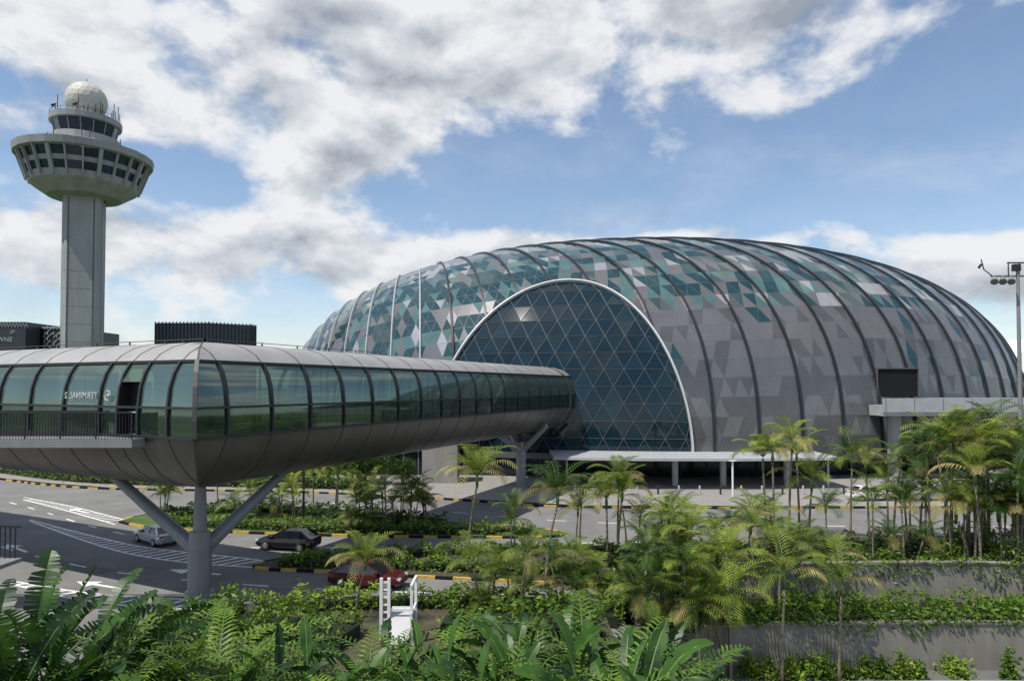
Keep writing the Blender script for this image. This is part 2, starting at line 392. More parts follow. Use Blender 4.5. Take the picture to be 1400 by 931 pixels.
def wall(P, z0, z1, label):
    g = G(); g.strip([V3((p.x, p.y, (z0+z1)/2)) for p in P], V3((0,0,1)), 0.3, z1-z0, 0)
    g.strip([V3((p.x, p.y, z1+0.04)) for p in P], V3((0,0,1)), 0.4, 0.08, 0)
    g.obj('retaining_wall', ['wall'], cat='wall', label=label, group='terraced retaining walls')
wall(W1[6:], -3.0, 0.9, 'curved grey concrete retaining wall below the palm bed')
wall(W1[:7], -3.0, 0.05, 'low end of the curved grey retaining wall')
wall(W2, -3.0, -0.9, 'lower curved grey concrete retaining wall with shrubs')
g = G(); g.strip([V3((4.6, -30, -1.45)), V3((4.6, 30.3, -1.45))], V3((0,0,1)), 0.3, 3.1)
g.obj('retaining_wall', ['wall'], cat='wall', label='straight grey retaining wall by the service yard', group='terraced retaining walls')
g = G(); g.strip([V3((p.x, p.y-1.7, -2.92)) for p in W2], V3((0,0,1)), 0.2, 0.18)
g.obj('kerb', ['concrete'], kind='structure', label='grey kerb of the lower service road')

def ribbon(g, P, w, dash=None, z=0.009, step=0.5):
    P = smoothpath(P, step); acc = 0
    for a, b in zip(P, P[1:]):
        L = (b-a).length
        on = True if dash is None else (acc % (dash[0]+dash[1])) < dash[0]
        acc += L
        if not on: continue
        d = (b-a).normalized(); s = V3((-d.y, d.x, 0))*w/2
        g.add([(p.x, p.y, z) for p in (a-s, b-s, b+s, a+s)], [(0, 1, 2, 3)])
def resample(P, n):
    P = smoothpath(P, 0.3); L = [0]
    for a, b in zip(P, P[1:]): L.append(L[-1]+(b-a).length)
    out = []; j = 0
    for i in range(n):
        t = L[-1]*i/(n-1)
        while j < len(L)-2 and L[j+1] < t: j += 1
        f = (t-L[j])/max(1e-6, L[j+1]-L[j]); out.append(P[j].lerp(P[j+1], f))
    return out
def hatch(U, Lo, n):
    g = G(); ribbon(g, U, 0.15); ribbon(g, Lo, 0.15, z=0.0095)
    a, b = resample(U, n), resample(Lo, n)
    for i in range(1, n-2):
        p, q = a[i+1], b[i]
        if (p-q).length < 0.5: continue
        d = (q-p).normalized(); s = V3((-d.y, d.x, 0))*0.10
        g.add([(v.x, v.y, 0.0085) for v in (p-s, q-s, q+s, p+s)], [(0, 1, 2, 3)])
    g.obj('road_marking', ['paint'], kind='structure', label='white hatched lane divider painted on the road')
hatch([(-36.2, 51.5), (-28.7, 46.4), (-22.7, 42.7), (-15.2, 39.9), (-14, 39.0)], [(-35.8, 51), (-27.8, 44.6), (-22.7, 41.0), (-18.3, 39.0), (-14.2, 38.0)], 34)
hatch([(-44, 61.8), (-37, 57.4), (-28.4, 51)], [(-43.2, 60.6), (-36.1, 55.4), (-28.8, 49.8)], 22)
hatch([(-26, 35.5), (-20.7, 33.4), (-17, 32.6), (-13.8, 32.2)], [(-25.8, 35.1), (-21.2, 32.7), (-17.4, 31.4), (-13.8, 30.9)], 18)
g = G()
ribbon(g, [(-38, 48), (-32.3, 43.2), (-26.4, 39.6), (-21.2, 37), (-15, 35.1), (-8, 33.8), (2, 32.9)], 0.14, (1.5, 2.5))
ribbon(g, [(-50, 64), (-38.9, 55.9), (-29.4, 48.6), (-23.3, 45.0), (-15.5, 42.6), (0, 43.6), (10, 44.3)], 0.14, (1.5, 2.5))
ribbon(g, [(-60, 66), (-48, 57), (-40, 51)], 0.14, (1.5, 3))
ribbon(g, [(-20, 60.5), (-8, 56), (4, 51), (16, 49.5), (40, 49), (80, 50)], 0.14, (1.5, 2.5))
ribbon(g, [(-45, 48), (-35, 41), (-28, 36.5)], 0.14, (1.5, 2.5))
g.obj('road_marking', ['paint'], kind='structure', label='white dashed lane lines on the road')
def arrow(x, y, ang, L=3.4):
    g = G(); c, s = cos(ang), sin(ang)
    def T(p): return (x+p[0]*c-p[1]*s, y+p[0]*s+p[1]*c, 0.0105)
    g.add([T(p) for p in ((0,-.11),(L*.62,-.11),(L*.62,.11),(0,.11))], [(0,1,2,3)])
    g.add([T(p) for p in ((L*.62,-.5),(L,0),(L*.62,.5))], [(0,1,2)])
    g.obj('road_marking', ['paint'], kind='structure', label='white lane arrow painted on the asphalt')
arrow(-29.3, 41.5, 2.5); arrow(-19.2, 34.0, 2.75); arrow(-33.5, 54.2, 2.5); arrow(-15.5, 36.6, 2.85)
for poly in ([(-30,40.2),(-22,36.4),(-21.4,37.4),(-29.3,41.3)], [(-12,34.2),(-3,33),(-3,32.2),(-12,33.2)]):
    flat('road_patch', poly, 0.0065, 'asphalt_dark', 'darker resurfaced asphalt patch on the road')

# ------------------------------------------------------------------ dome
DC = (21.3, 117.0); DA, DB, Z0, DH, DN = 58.3, 45.0, 2.6, 30.0, 2.6
def dpt(u, w):
    r = min(1.0, hypot(u, w)); z = Z0 + DH*max(0, 1-r**DN)**(1/DN)
    return V3((DC[0]+u*DA, DC[1]+w*DB, z))
def fdome(p):
    u, w = (p[0]-DC[0])/DA, (p[1]-DC[1])/DB
    return hypot(u, w)**DN + (max(0, p[2]-Z0)/DH)**DN
def gdome(p):
    e = 0.05; g0 = V3([(fdome(p+V3(d)) - fdome(p-V3(d))) for d in ((e,0,0),(0,e,0),(0,0,e))])
    if p.z - Z0 < 0.3: g0.z = 0
    return g0.normalized()
TW = [(0, 0), (.2, .05), (.33, .24), (.42, .48), (.5, .70), (.6, .88), (.7, .93), (.8, .82), (.9, .48), (1.0, 0)]
def twist(a):
    t = a/pi
    for (x0_, y0_), (x1_, y1_) in zip(TW, TW[1:]):
        if t <= x1_: return y0_+(y1_-y0_)*(t-x0_)/(x1_-x0_)
    return 0
def lat(a, ps):
    b = a-twist(a); q = (1-cos(ps))/2
    fx, fy, bx, by = -cos(a), -sin(a), -cos(b), sin(b)
    return dpt(fx+(bx-fx)*q, fy+(by-fy)*q)
NR = 58; fine = 3000; arc = [0]; prev = lat(pi*.5, 0)
for i in range(1, fine+1):
    p = lat(pi*.5, pi*i/fine); arc.append(arc[-1]+(p-prev).length); prev = p
PSI = []; j = 0
for k in range(NR+1):
    t = arc[-1]*k/NR
    while j < fine-1 and arc[j+1] < t: j += 1
    PSI.append(pi*(j + (t-arc[j])/max(1e-9, arc[j+1]-arc[j]))/fine)
PSI[0] = 0; PSI[-1] = pi
NRIB = 38; NC = NRIB*3
P1, P2 = V3((19.3, 72.0, Z0)), V3((-9.6, 79.3, Z0))
OA = (P1+P2)/2; E1 = (P1-P2).normalized(); HD = V3((E1.y, -E1.x, 0))
if HD.y > 0: HD = -HD
AW, AH, SPK = 14.6, 19.8, 0.4
def inside(s, z):
    t = (z-Z0)/AH
    if t < -0.001 or t >= 1: return False
    return abs(s-SPK*t) < AW*sqrt(max(0, 1-max(0, t)**1.8))
BR = {}
def brad(ph):
    ph = min(max(ph, 0.0005), pi-0.0005); k = round(ph, 4)
    if k in BR: return BR[k]
    lo, hi = 0, 60
    for _ in range(36):
        q = (lo+hi)/2
        if inside(q*cos(ph), Z0+q*sin(ph)): lo = q
        else: hi = q
    BR[k] = lo; return lo
def proj(s, z, off=0.0):
    b = V3((OA.x, OA.y, 0)) + E1*s + V3((0, 0, z)); lo, hi = -14, 14
    for _ in range(36):
        q = (lo+hi)/2
        if fdome(b+HD*q) < 1: lo = q
        else: hi = q
    return b+HD*(lo+off)
def sz(p):
    d = p-OA; return d.dot(E1), p.z
def is_in(p):
    if (p-OA).dot(HD) < -14: return False
    s, z = sz(p); return inside(s, z)
dome = thing('glass_dome', 'huge domed building of triangular glass and metal panels', 'building', (21.3, 117, 0))
bm = bmesh.new(); rows = []
for jr in range(NR+1):
    off = 0.5*(jr % 2); row = []
    idx = [min(max(i+off, 0), NC) for i in range(NC+1)] if off == 0 else [0]+[i+0.5 for i in range(NC)]+[NC]
    for a in idx:
        a = min(max(a/NC*pi, 0.012), pi-0.012)
        row.append(bm.verts.new(lat(a, PSI[jr])))
    rows.append(row)
def tri(vs, key):
    ins = [is_in(v.co) for v in vs]
    if all(ins): return
    try:
        f = bm.faces.new(vs); f.material_index = key
    except Exception: pass
draw = {}
def rnd(i, j):
    if (i, j) not in draw: draw[(i, j)] = R.random()
    return draw[(i, j)]
def pick(c, r, r1):
    zr = (c.z-Z0)/DH
    k = mn.noise(V3((c.x*0.09, c.y*0.09, c.z*0.12))); k2 = mn.noise(V3((c.x*0.26+9, c.y*0.26, c.z*0.34)))
    v = k2*0.9 + k*0.5 + (r-.5)*0.62
    if zr < 0.56 and c.x > 13:
        mi = 2 if (r1 > .30 + .30*(zr < .3)) else 3
        if v > 0.62 or r > .985: mi = 0
    elif zr < 0.56:
        mi = 0 if v < 0.14 else (2 if v < .34 else 1)
        if v < -.50: mi = 2
        if r > .955: mi = 4
    elif zr < 0.82:
        mi = 0 if -.20 < v < .12 else (1 if .12 <= v < .27 else (2 if -.42 < v < .48 else 4))
        if c.x < 5 and mi == 2 and r < .6: mi = 0
        if v < -.5: mi = 1
    else:
        mi = 0 if v < 0.18 else (1 if v < .36 else 2)
        if v < -.38: mi = 1
        if r > .96: mi = 4
    return mi
for jr in range(NR):
    A, B = rows[jr], rows[jr+1]
    ev, od, flip = (A, B, False) if jr % 2 == 0 else (B, A, True)
    for i in range(NC+1):
        c = (od[i].co+od[i+1].co+ev[i].co)/3
        t1 = (od[i], od[i+1], ev[i]); tri(t1 if flip else t1[::-1], pick(c, rnd(i, jr//2), R.random()))
        if i < NC:
            c = (ev[i].co+ev[i+1].co+od[i+1].co)/3
            t2 = (ev[i], ev[i+1], od[i+1]); tri(t2 if not flip else t2[::-1], pick(c, rnd(i, (jr+1)//2+500), R.random()))
for v in bm.verts:
    if v.link_faces and is_in(v.co):
        s, z = sz(v.co); ph = math.atan2(z-Z0, s); r = brad(ph); v.co = proj(r*cos(ph), Z0+r*sin(ph))
bmesh.ops.delete(bm, geom=[v for v in bm.verts if not v.link_faces], context='VERTS')
bmesh.ops.dissolve_degenerate(bm, dist=0.02, edges=bm.edges[:])
bmesh.ops.recalc_face_normals(bm, faces=bm.faces[:])
bm.faces.ensure_lookup_table()
if sum(f.normal.dot(f.calc_center_median()-V3((21.5,117,0))) for f in bm.faces) < 0:
    bmesh.ops.reverse_faces(bm, faces=bm.faces[:])
res = bmesh.ops.inset_individual(bm, faces=bm.faces[:], thickness=0.04, depth=0.0, use_even_offset=False)
for f in res['faces']: f.material_index = 5
me = bpy.data.meshes.new('panel_shell'); bm.to_mesh(me); bm.free()
me.transform(Matrix.Translation(-ORG[dome.name]))
for m in ('p_teal', 'p_lteal', 'p_grey', 'p_dgrey', 'p_pale', 'mulld'): me.materials.append(M[m])
o = bpy.data.objects.new('panel_shell', me); finish(o, dome, None, None, None, None, None)
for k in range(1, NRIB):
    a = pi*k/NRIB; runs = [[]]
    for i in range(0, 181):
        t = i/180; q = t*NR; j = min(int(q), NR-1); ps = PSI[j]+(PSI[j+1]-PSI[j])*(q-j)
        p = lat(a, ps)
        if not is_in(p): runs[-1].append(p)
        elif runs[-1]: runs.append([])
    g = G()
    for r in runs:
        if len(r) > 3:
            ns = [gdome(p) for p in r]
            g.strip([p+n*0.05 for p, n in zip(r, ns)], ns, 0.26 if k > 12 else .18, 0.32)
    g.obj('rib', ['rib' if k > 12 else 'ribsunlit'], parent=dome)
NA = 90; AR = []
for i in range(NA+1):
    ph = pi*i/NA; r = brad(ph); AR.append(proj(r*cos(ph), Z0+r*sin(ph)))
g = G(); g.strip([p+gdome(p)*.12 for p in AR], [gdome(p) for p in AR], 0.20, 0.40)
g.obj('arch_trim', ['archrim'], parent=dome, label='pale grey curved arch edge framing the dark glass')
bm = bmesh.new(); cache = {}
def av(i, j):
    if (i, j) in cache: return cache[(i, j)]
    s = (i + 0.5*(j % 2))*2.15; t = j*1.85
    ph = math.atan2(t, s) if (s or t) else pi/2
    r = hypot(s, t); b = brad(ph); ins = r <= b+0.01
    rr = min(r, b)
    v = bm.verts.new(proj(rr*cos(ph), Z0+rr*sin(ph), -0.06) + HD*R.uniform(-.01, .01)); cache[(i, j)] = (v, ins); return cache[(i, j)]
for j in range(0, 14):
    for i in range(-10, 11):
        if j % 2 == 0: tr = [((i, j), (i+1, j), (i, j+1)), ((i, j+1), (i-1, j+1), (i, j))]
        else: tr = [((i, j), (i+1, j), (i+1, j+1)), ((i, j+1), (i, j), (i+1, j+1))]
        for t in tr:
            q = [av(*x) for x in t]
            if any(x[1] for x in q):
                vs = [x[0] for x in q]; cr = (vs[1].co-vs[0].co).cross(vs[2].co-vs[0].co)
                if cr.length > 0.3:
                    if cr.dot(HD) < 0: vs = vs[::-1]
                    try: bm.faces.new(vs)
                    except Exception: pass
bedges = [(e.verts[0].co.copy(), e.verts[1].co.copy()) for e in bm.edges]
for f in bm.faces: f.material_index = 0 if R.random() > 0.2 else 1
me = bpy.data.meshes.new('arch_window'); bm.to_mesh(me); bm.free(); me.transform(Matrix.Translation(-ORG[dome.name]))
for m in ('archglass', 'archglass2'): me.materials.append(M[m])
o = bpy.data.objects.new('arch_window', me); finish(o, dome, None, 'tall arched wall of dark blue triangular glass', None, None, None)
g = G()
for a, b in bedges: g.strip([a+HD*.02, b+HD*.02], HD, .07, .07)
g.obj('arch_lattice', ['archmull'], parent=dome)
def ell(s, n=120): return [V3((DC[0]+DA*s*cos(2*pi*i/n), DC[1]+DB*s*sin(2*pi*i/n), 0)) for i in range(n)]
g = G()
E = ell(1.0); I = ell(0.93); n = len(E)
g.add([(p.x, p.y, Z0-.35) for p in E]+[(p.x, p.y, Z0-.35) for p in I], [(i, n+i, n+(i+1)%n, (i+1)%n) for i in range(n)], 0)
ER = ell(1.004)
g.strip([V3((p.x, p.y, Z0-.1)) for p in ER+ER[:1]], V3((0,0,1)), 0.5, 0.6, 0)
g.obj('base_ring', ['mulld'], parent=dome)
g = G(); g.add([(p.x, p.y, 0.1) for p in I]+[(p.x, p.y, Z0) for p in I], [(i, (i+1)%n, n+(i+1)%n, n+i) for i in range(n)], 0)
g.obj('ground_floor_glazing', ['glassdark'], parent=dome)
for i in range(n):
    p = I[i]
    if p.y < 100:
        g = G(); g.box(p.x-.06, p.x+.06, p.y-.14, p.y-.02, 0.12, Z0-.36); g.obj('window_frame', ['dark'], parent=dome)
g = G(); x0, x1, y0, y1, z0, z1 = 40.0, 44.4, 74.6, 79.0, 8.9, 11.9
g.box(x0, x1, y0+.15, y1, z0, z1, 0)  # solid box, shade inside the opening put into its black colour
g.box(x0-.12, x0, y0, y1, z0, z1+.12, 1); g.box(x1, x1+.12, y0, y1, z0, z1+.12, 1); g.box(x0, x1, y0, y1, z1, z1+.12, 1)
g.obj('portal', ['black', 'mulld'], parent=dome, label='rectangular doorway in the dome with its inner shade painted black')

can = thing('entrance_canopy', 'long flat pale entrance canopy on slim columns', 'canopy', (18, 69, 0.12))
g = G(); cp = [(4.0, 66.3), (12, 65.2), (22, 65), (32, 66), (32, 72.5), (20, 73), (4, 74.5)]
g.prism(cp, 2.9, 3.02, 0); g.prism([(p[0]*0.996+.08, p[1]+0.12) for p in cp], 3.02, 3.14, 0)
g.obj('roof_slab', ['offwhite'], parent=can)
for x, y, r in ((10.2, 68, .26), (16.3, 68.5, .32), (21.1, 68.5, .32), (27.5, 68.5, .32), (5.4, 67.5, .1), (31, 67.2, .1)):
    g = G(); g.tube([(x, y, .12), (x, y, 2.9)], r, 14); g.obj('column', ['lightgrey'], parent=can)
g = G(); g.tube([(19.8, 61.5, .12), (19.8, 61.5, 3.3)], .09, 10); g.box(19.5, 20.1, 61.3, 61.7, 3.3, 3.36)
g.obj('signpost', ['white'], cat='post', label='thin white post standing on the forecourt', org=(0,0,0))
for i in range(22):
    x = 2+i*1.9; y = 62.8+0.002*(x-20)**2
    g = G(); g.tube([(x, y, .12), (x, y, .85), (x, y, .92)], [.09, .09, .05], 8)
    g.obj('bollard', ['lightgrey' if i % 3 else 'dark'], cat='bollard', label='short round bollard on the paved forecourt', group='bollards along the forecourt')

sk = thing('skybridge', 'flat white elevated walkway leaving the dome', 'bridge', (60, 73, 0))
g = G(); g.box(38.8, 110, 71.5, 75.4, 6.9, 8.0, 0); g.box(38.75, 110, 71.35, 71.5, 7.3, 8.75, 0); g.box(38.75, 110, 75.4, 75.55, 7.3, 8.75, 0)
g.obj('deck', ['offwhite'], parent=sk)
for i in range(24):
    g = G(); g.box(39+i*3, 39.05+i*3, 71.31, 71.36, 7.3, 8.75); g.obj('panel_joint', ['mull'], parent=sk)
for x in (41.0, 66, 90):
    g = G(); g.tube([(x, 73.4, 0.1), (x, 73.4, 6.9)], 0.68, 20); g.obj('column', ['concrete'], parent=sk)

g = G(); g.box(-9.2, -5.6, 70, 73, 0.1, 5.6, 0); g.box(-9.3, -5.5, 69.9, 73.1, 5.6, 5.8, 0)
g.obj('lift_shaft', ['concrete'], cat='wall', label='square grey concrete service shaft under the bridge')
ann = thing('annex_building', 'low dark glazed annex beside the dome', 'building', (-10, 82, 0))
g = G(); g.box(-28, 6, 76.5, 88, 0.1, 4.6, 0); g.box(-28.6, 4.5, 75.6, 88.5, 4.6, 5.2, 1)
g.obj('hall', ['glassdark', 'mulld'], parent=ann)
for i in range(20):
    g = G(); g.box(-27.5+i*1.7, -27.38+i*1.7, 76.38, 76.5, 0.12, 4.6); g.obj('window_frame', ['mull'], parent=ann)
for x in (-3.6, -1.4, 1.0):
    g = G(); g.box(x, x+1.9, 76.2, 76.36, 0.12, 2.7); g.obj('door', ['towerglass'], parent=ann)

# ------------------------------------------------------------------ pedestrian bridge
CR = V3((-13, 28, 0)); D1 = V3((.397, .918, 0)).normalized(); D2 = V3((-.894, .447, 0)).normalized()
N1 = V3((D1.y, -D1.x, 0)); N2 = V3((-.447, -.894, 0))
MI = (N1+N2)/(1+N1.dot(N2))
half = [(-3.5,5.3),(-2.7,5.34),(-1.8,5.6),(-1.0,6.15),(-.42,6.9),(-.08,7.55),(0,7.85)]
gl = [(0,7.85),(.02,8.6),(0,9.1),(-.1,9.95),(-.3,10.55),(-.62,11.08)]
rf = [(-.62,11.08),(-1.0,11.45),(-1.6,11.78),(-2.4,12.02),(-3.5,12.12)]
mir = lambda P: [(-7-o, z) for o, z in P]
ST = [('b', t) for t in (44, 41.3, 38.6, 35.9, 33.2, 30.5, 27.8, 25.1, 22.4, 19.7, 17.0, 14.3, 11.6, 8.9, 6.2, 4.9, 3.5, 1.6)] + [('c', 0)] + [('a', 1.7+2.7*k) for k in range(20)]
def bp(st, o, z):
    k, t = st
    if k == 'c': p = CR + MI*o
    elif k == 'a':
        p = CR + N1*o + D1*t
        lim = (MI*o-N1*o).dot(D1)
        if t < lim: p = CR+MI*o
    else:
        p = CR + N2*o + D2*t
        lim = (MI*o-N2*o).dot(D2)
        if t < lim: p = CR+MI*o
    return V3((p.x, p.y, z))
br = thing('pedestrian_bridge', 'enclosed grey pedestrian bridge with curved glass sides', 'bridge', (-14.9, 32.8, 0))
def loft(prof, sts, name, mats, parent=br, smooth=True):
    V = []; F = []; n = len(prof)
    for st in sts:
        for o, z in prof: V.append(bp(st, o, z))
    for i in range(len(sts)-1):
        for k in range(n-1): F.append((i*n+k, i*n+k+1, (i+1)*n+k+1, (i+1)*n+k))
    return obj(name, V, F, mats, parent=parent, smooth=smooth)
full_b = half[::-1] + mir(half)[1:]; full_r = rf + mir(rf)[::-1][1:]
ci = ST.index(('c', 0))
for a, b in ((0, ci), (ci, len(ST)-1)):
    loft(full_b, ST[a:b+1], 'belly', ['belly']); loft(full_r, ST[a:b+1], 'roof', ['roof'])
loft([(-.25, 7.9), (-6.75, 7.9)], ST, 'floor', ['floor'], smooth=False)
loft([(-.75, 11.15), (-6.25, 11.15)], ST, 'ceiling', ['lightgrey'], smooth=False)
for i in range(len(ST)-1):
    a, b = ST[i], ST[i+1]
    for side in (0, 1):
        pr = gl if side == 0 else mir(gl)
        if side == 0 and a == ('b', 4.9): continue
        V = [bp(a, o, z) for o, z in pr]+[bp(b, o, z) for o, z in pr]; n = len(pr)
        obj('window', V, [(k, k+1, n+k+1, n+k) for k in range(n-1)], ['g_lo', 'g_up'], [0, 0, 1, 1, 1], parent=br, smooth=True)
ring = half + gl[1:] + rf[1:] + mir(rf)[::-1][1:] + mir(gl)[::-1][1:] + mir(half)[::-1][1:]
V = []; F = []; n = len(ring)
for ds, ex in ((0, 1.0), (.05, 1.012), (.7, 1.012), (1.4, .985), (2.4, .93)):
    for o_, z_ in ring: V.append(bp(('a', 47.6+ds), -3.5+(o_+3.5)*ex, 8.7+(z_-8.7)*ex))
for r_ in range(4):
    for k in range(n-1): F.append((r_*n+k, r_*n+k+1, (r_+1)*n+k+1, (r_+1)*n+k))
obj('end_collar', V, F, ['belly'], parent=br, smooth=True)
def outn(st):
    return {'a': N1, 'b': N2, 'c': MI.normalized()}[st[0]]
for st in ST:
    nn = outn(st); w = 0.17 if st[0] == 'c' else 0.12
    for side in (0, 1):
        g = G()
        pr = gl if side == 0 else mir(gl); sg = 1 if side == 0 else -1
        g.strip([bp(st, o, z) for o, z in pr], [nn*sg*0.9+V3((0,0,.3)) for _ in pr], w, 0.2)
        g.obj('window_post', ['belly' if st[0] == 'c' else 'dark'], parent=br)
    for pr in (full_b, full_r):
        g = G()
        g.strip([bp(st, o, z) for o, z in pr], [nn*(o+3.5)*.4+V3((0,0,(z-9))) for o, z in pr], 0.05, 0.03)
        g.obj('panel_seam', ['seam' if st[0] != 'c' else 'belly'], parent=br)
for (o, z, w, h, m) in ((0.03, 7.85, .14, .12, 'dark'), (0.05, 9.1, .10, .10, 'dark'), (-.6, 11.08, .16, .12, 'dark')):
    for side in (0, 1):
        oo = o if side == 0 else -7-o
        for a, b in ((0, ci), (ci, len(ST)-1)):
            g = G(); g.strip([bp(s, oo, z) for s in ST[a:b+1]], V3((0,0,1)), w, h); g.obj('window_rail', [m], parent=br)
g = G(); g.tube([bp(s, -.35, 8.85) for s in ST], 0.035, 6); g.obj('handrail', ['lightgrey'], parent=br)
g = G(); g.tube([bp(s, -6.65, 8.85) for s in ST], 0.035, 6); g.obj('handrail', ['lightgrey'], parent=br)
for st in ST[::2]:
    if st[0] == 'c': continue
    for oo in (-1.1, -5.9):
        a = bp(st, oo, 7.9); g = G(); g.tube([a, bp(st, oo, 11.15)], .07, 6); g.obj('interior_post', ['dark'], parent=br)
g = G(); path = [bp(s, -3.2, 12.26) for s in ST if not (s[0] == 'a' and s[1] > 18)]
g.tube(path, 0.02, 6)
for p in path: g.box(p.x-.03, p.x+.03, p.y-.03, p.y+.03, 12.0, 12.28)
g.obj('safety_line', ['seam'], parent=br)
V = [bp(('b', 4.9), 0.0, 7.85), bp(('b', 3.5), 0.0, 7.85), bp(('b', 3.5), -.1, 10.2), bp(('b', 4.9), -.1, 10.2)]
Vi = [v - N2*0.5 for v in V]
obj('doorway', Vi+V, [(0,1,2,3),(4,0,3,7),(5,1,2,6),(3,2,6,7)], ['dark'], parent=br)
V = [bp(('b', 4.9), -.1, 10.2), bp(('b', 3.5), -.1, 10.2), bp(('b', 3.5), -.62, 11.08), bp(('b', 4.9), -.62, 11.08)]
obj('window', V, [(0,1,2,3)], ['g_up'], parent=br)
def ycol(c, zs, tops, r, name='column'):
    g = G(); g.tube([(c[0], c[1], 0), (c[0], c[1], zs-.3), (c[0], c[1], zs+.5)], [r, r, r*.9], 20)
    g.tube([(c[0], c[1], .0), (c[0], c[1], .25)], [r*1.25, r*1.25], 20)
    for t in tops:
        g.tube([(c[0], c[1], zs-.5), ((c[0]+t[0])/2, (c[1]+t[1])/2, (zs-.5+t[2])/2), t], [r*.68, r*.56, r*.44], 14)
    g.tube([(c[0], c[1], zs-.42), (c[0], c[1], zs-.34)], r*1.06, 20)
    g.tube([(c[0], c[1], 1.2), (c[0], c[1], 1.26)], r*1.03, 20)
    return g.obj(name, ['column'], parent=br, label='grey steel column branching into Y arms')
ycol((-14.9, 32.8), 2.6, [(-21.2, 35.9, 5.6), (-12.5, 38.5, 5.5), (-14.9, 32.8, 5.6)], 0.53)
ycol((0.9, 67.8), 4.0, [(-2.0, 65.2, 6.0), (3.4, 66.6, 6.2), (-.6, 71.5, 5.8), (3.6, 72.0, 5.8)], 0.5)
def text(name, s, size, mtx, m, parent=None, mirror=False, org=(0,0,0), **k):
    cu = bpy.data.curves.new(name, 'FONT'); cu.body = s; cu.size = size; cu.extrude = 0.01; cu.align_x = 'CENTER'; cu.space_character = 1.08
    to = bpy.data.objects.new('tmp', cu); COL.objects.link(to)
    dg = bpy.context.evaluated_depsgraph_get(); me = bpy.data.meshes.new_from_object(to.evaluated_get(dg))
    COL.objects.unlink(to); bpy.data.objects.remove(to)
    if mirror: me.transform(Matrix.Scale(-1, 4, (1, 0, 0)))
    me.transform(mtx)
    if parent is not None: me.transform(Matrix.Translation(-ORG[parent.name]))
    me.materials.clear(); me.materials.append(M[m])
    o = bpy.data.objects.new(name, me)
    return finish(o, parent, V3(org), k.get('label'), k.get('cat'), None, None)
c = bp(('b', 7.55), .06, 9.45)
sx = -D2; sy = V3((0,0,1)); sz_ = N2
mt = Matrix(((sx.x, sy.x, sz_.x, c.x), (sx.y, sy.y, sz_.y, c.y), (sx.z, sy.z, sz_.z, c.z), (0,0,0,1)))
text('wayfinding_lettering', 'TERMINAL 2', 0.42, mt, 'lettering', parent=br, mirror=True)
g = G(); cc = bp(('b', 5.6), .06, 9.6)
ringp = [cc + sx*0.22*cos(a) + sy*0.22*sin(a) for a in [2*pi*i/20 for i in range(21)]]
g.tube(ringp, 0.022, 5, cap=False); g.tube([cc-sx*.13, cc+sx*.13], .022, 5); g.tube([cc+sx*.02+sy*.1, cc+sx*.13, cc+sx*.02-sy*.1], .022, 5)
g.obj('wayfinding_arrow', ['lettering'], parent=br)

cw = thing('catwalk', 'narrow steel maintenance walkway with barred railing', 'walkway', (-30, 29.6, 7.4))
g = G(); g.prism([(-15.7, 29.25), (-16.0, 28.8), (-45, 28.8), (-45, 30.5), (-18.1, 30.5)][::-1], 7.42, 7.78)
g.obj('deck', ['column'], parent=cw)
for y in (28.85, 30.45):
    x1 = -16.05 if y < 29 else -18.4
    g = G(); g.strip([(x1, y, 8.9), (-45, y, 8.9)], V3((0,0,1)), .07, .06); g.strip([(x1, y, 7.92), (-45, y, 7.92)], V3((0,0,1)), .05, .04)
    x = x1
    k = 0
    while x > -45:
        wd = .05 if k % 12 == 0 else .016
        g.box(x-wd/2, x+wd/2, y-wd/2-.003, y+wd/2+.003, 7.78, 8.87); x -= .125; k += 1
    g.obj('railing', ['dark'], parent=cw)
for x in (-28, -38):
    g = G(); g.tube([(x, 29.6, 0), (x, 29.6, 7.4)], .18, 10); g.obj('support_post', ['column'], parent=cw)

stl = thing('stair_landing', 'small elevated stair landing with dark railing', 'staircase', (-18, 20.5, 0))
g = G(); g.box(-26, -15.4, 19.8, 21.6, 4.5, 4.62); g.box(-16.2, -15.9, 20.3, 20.7, 0, 4.5); g.box(-22.2, -21.8, 20.3, 20.7, 0, 4.5)
g.obj('deck', ['column'], parent=stl)
for y in (19.85, 21.55):
    g = G()
    g.strip([(-26, y, 6.1), (-15.45, y, 5.6)], V3((0,0,1)), .06, .06)
    x = -26
    while x < -15.45:
        g.box(x, x+.03, y-.015, y+.015, 4.62, 5.6+(-15.45-x)/10.55*.5); x += .16
    g.obj('railing', ['dark'], parent=stl)

rp_ = thing('steel_ladder', 'white steel ladder frame with tall posts and rungs', 'ladder', (-4.3, 26, 0))
g = G()
for x in (-4.95, -4.66): g.box(x-.055, x+.055, 26.0, 26.12, .4, 2.75)
for k in range(8): g.box(-4.9, -4.71, 26.03, 26.09, .6+k*.28, .66+k*.28)
g.obj('ladder_frame', ['white'], parent=rp_)
g = G()
for y in (25.6, 26.7): g.box(-3.78, -3.68, y-.05, y+.05, .4, 2.65)
g.strip([(-3.73, 25.5, 2.62), (-3.73, 26.8, 2.62)], V3((0,0,1)), .08, .08); g.strip([(-3.73, 25.5, 1.6), (-3.73, 26.8, 1.6)], V3((0,0,1)), .06, .06)
g.box(-4.61, -3.78, 26.05, 26.11, 1.5, 1.6)
g.obj('guard_rail', ['white'], parent=rp_)
g = G(); g.strip([(-4.2, 24.8, .6), (-4.2, 26.6, 1.5)], V3((0,0,1)), .85, .06)
g.obj('hatch_cover', ['lightgrey'], parent=rp_)

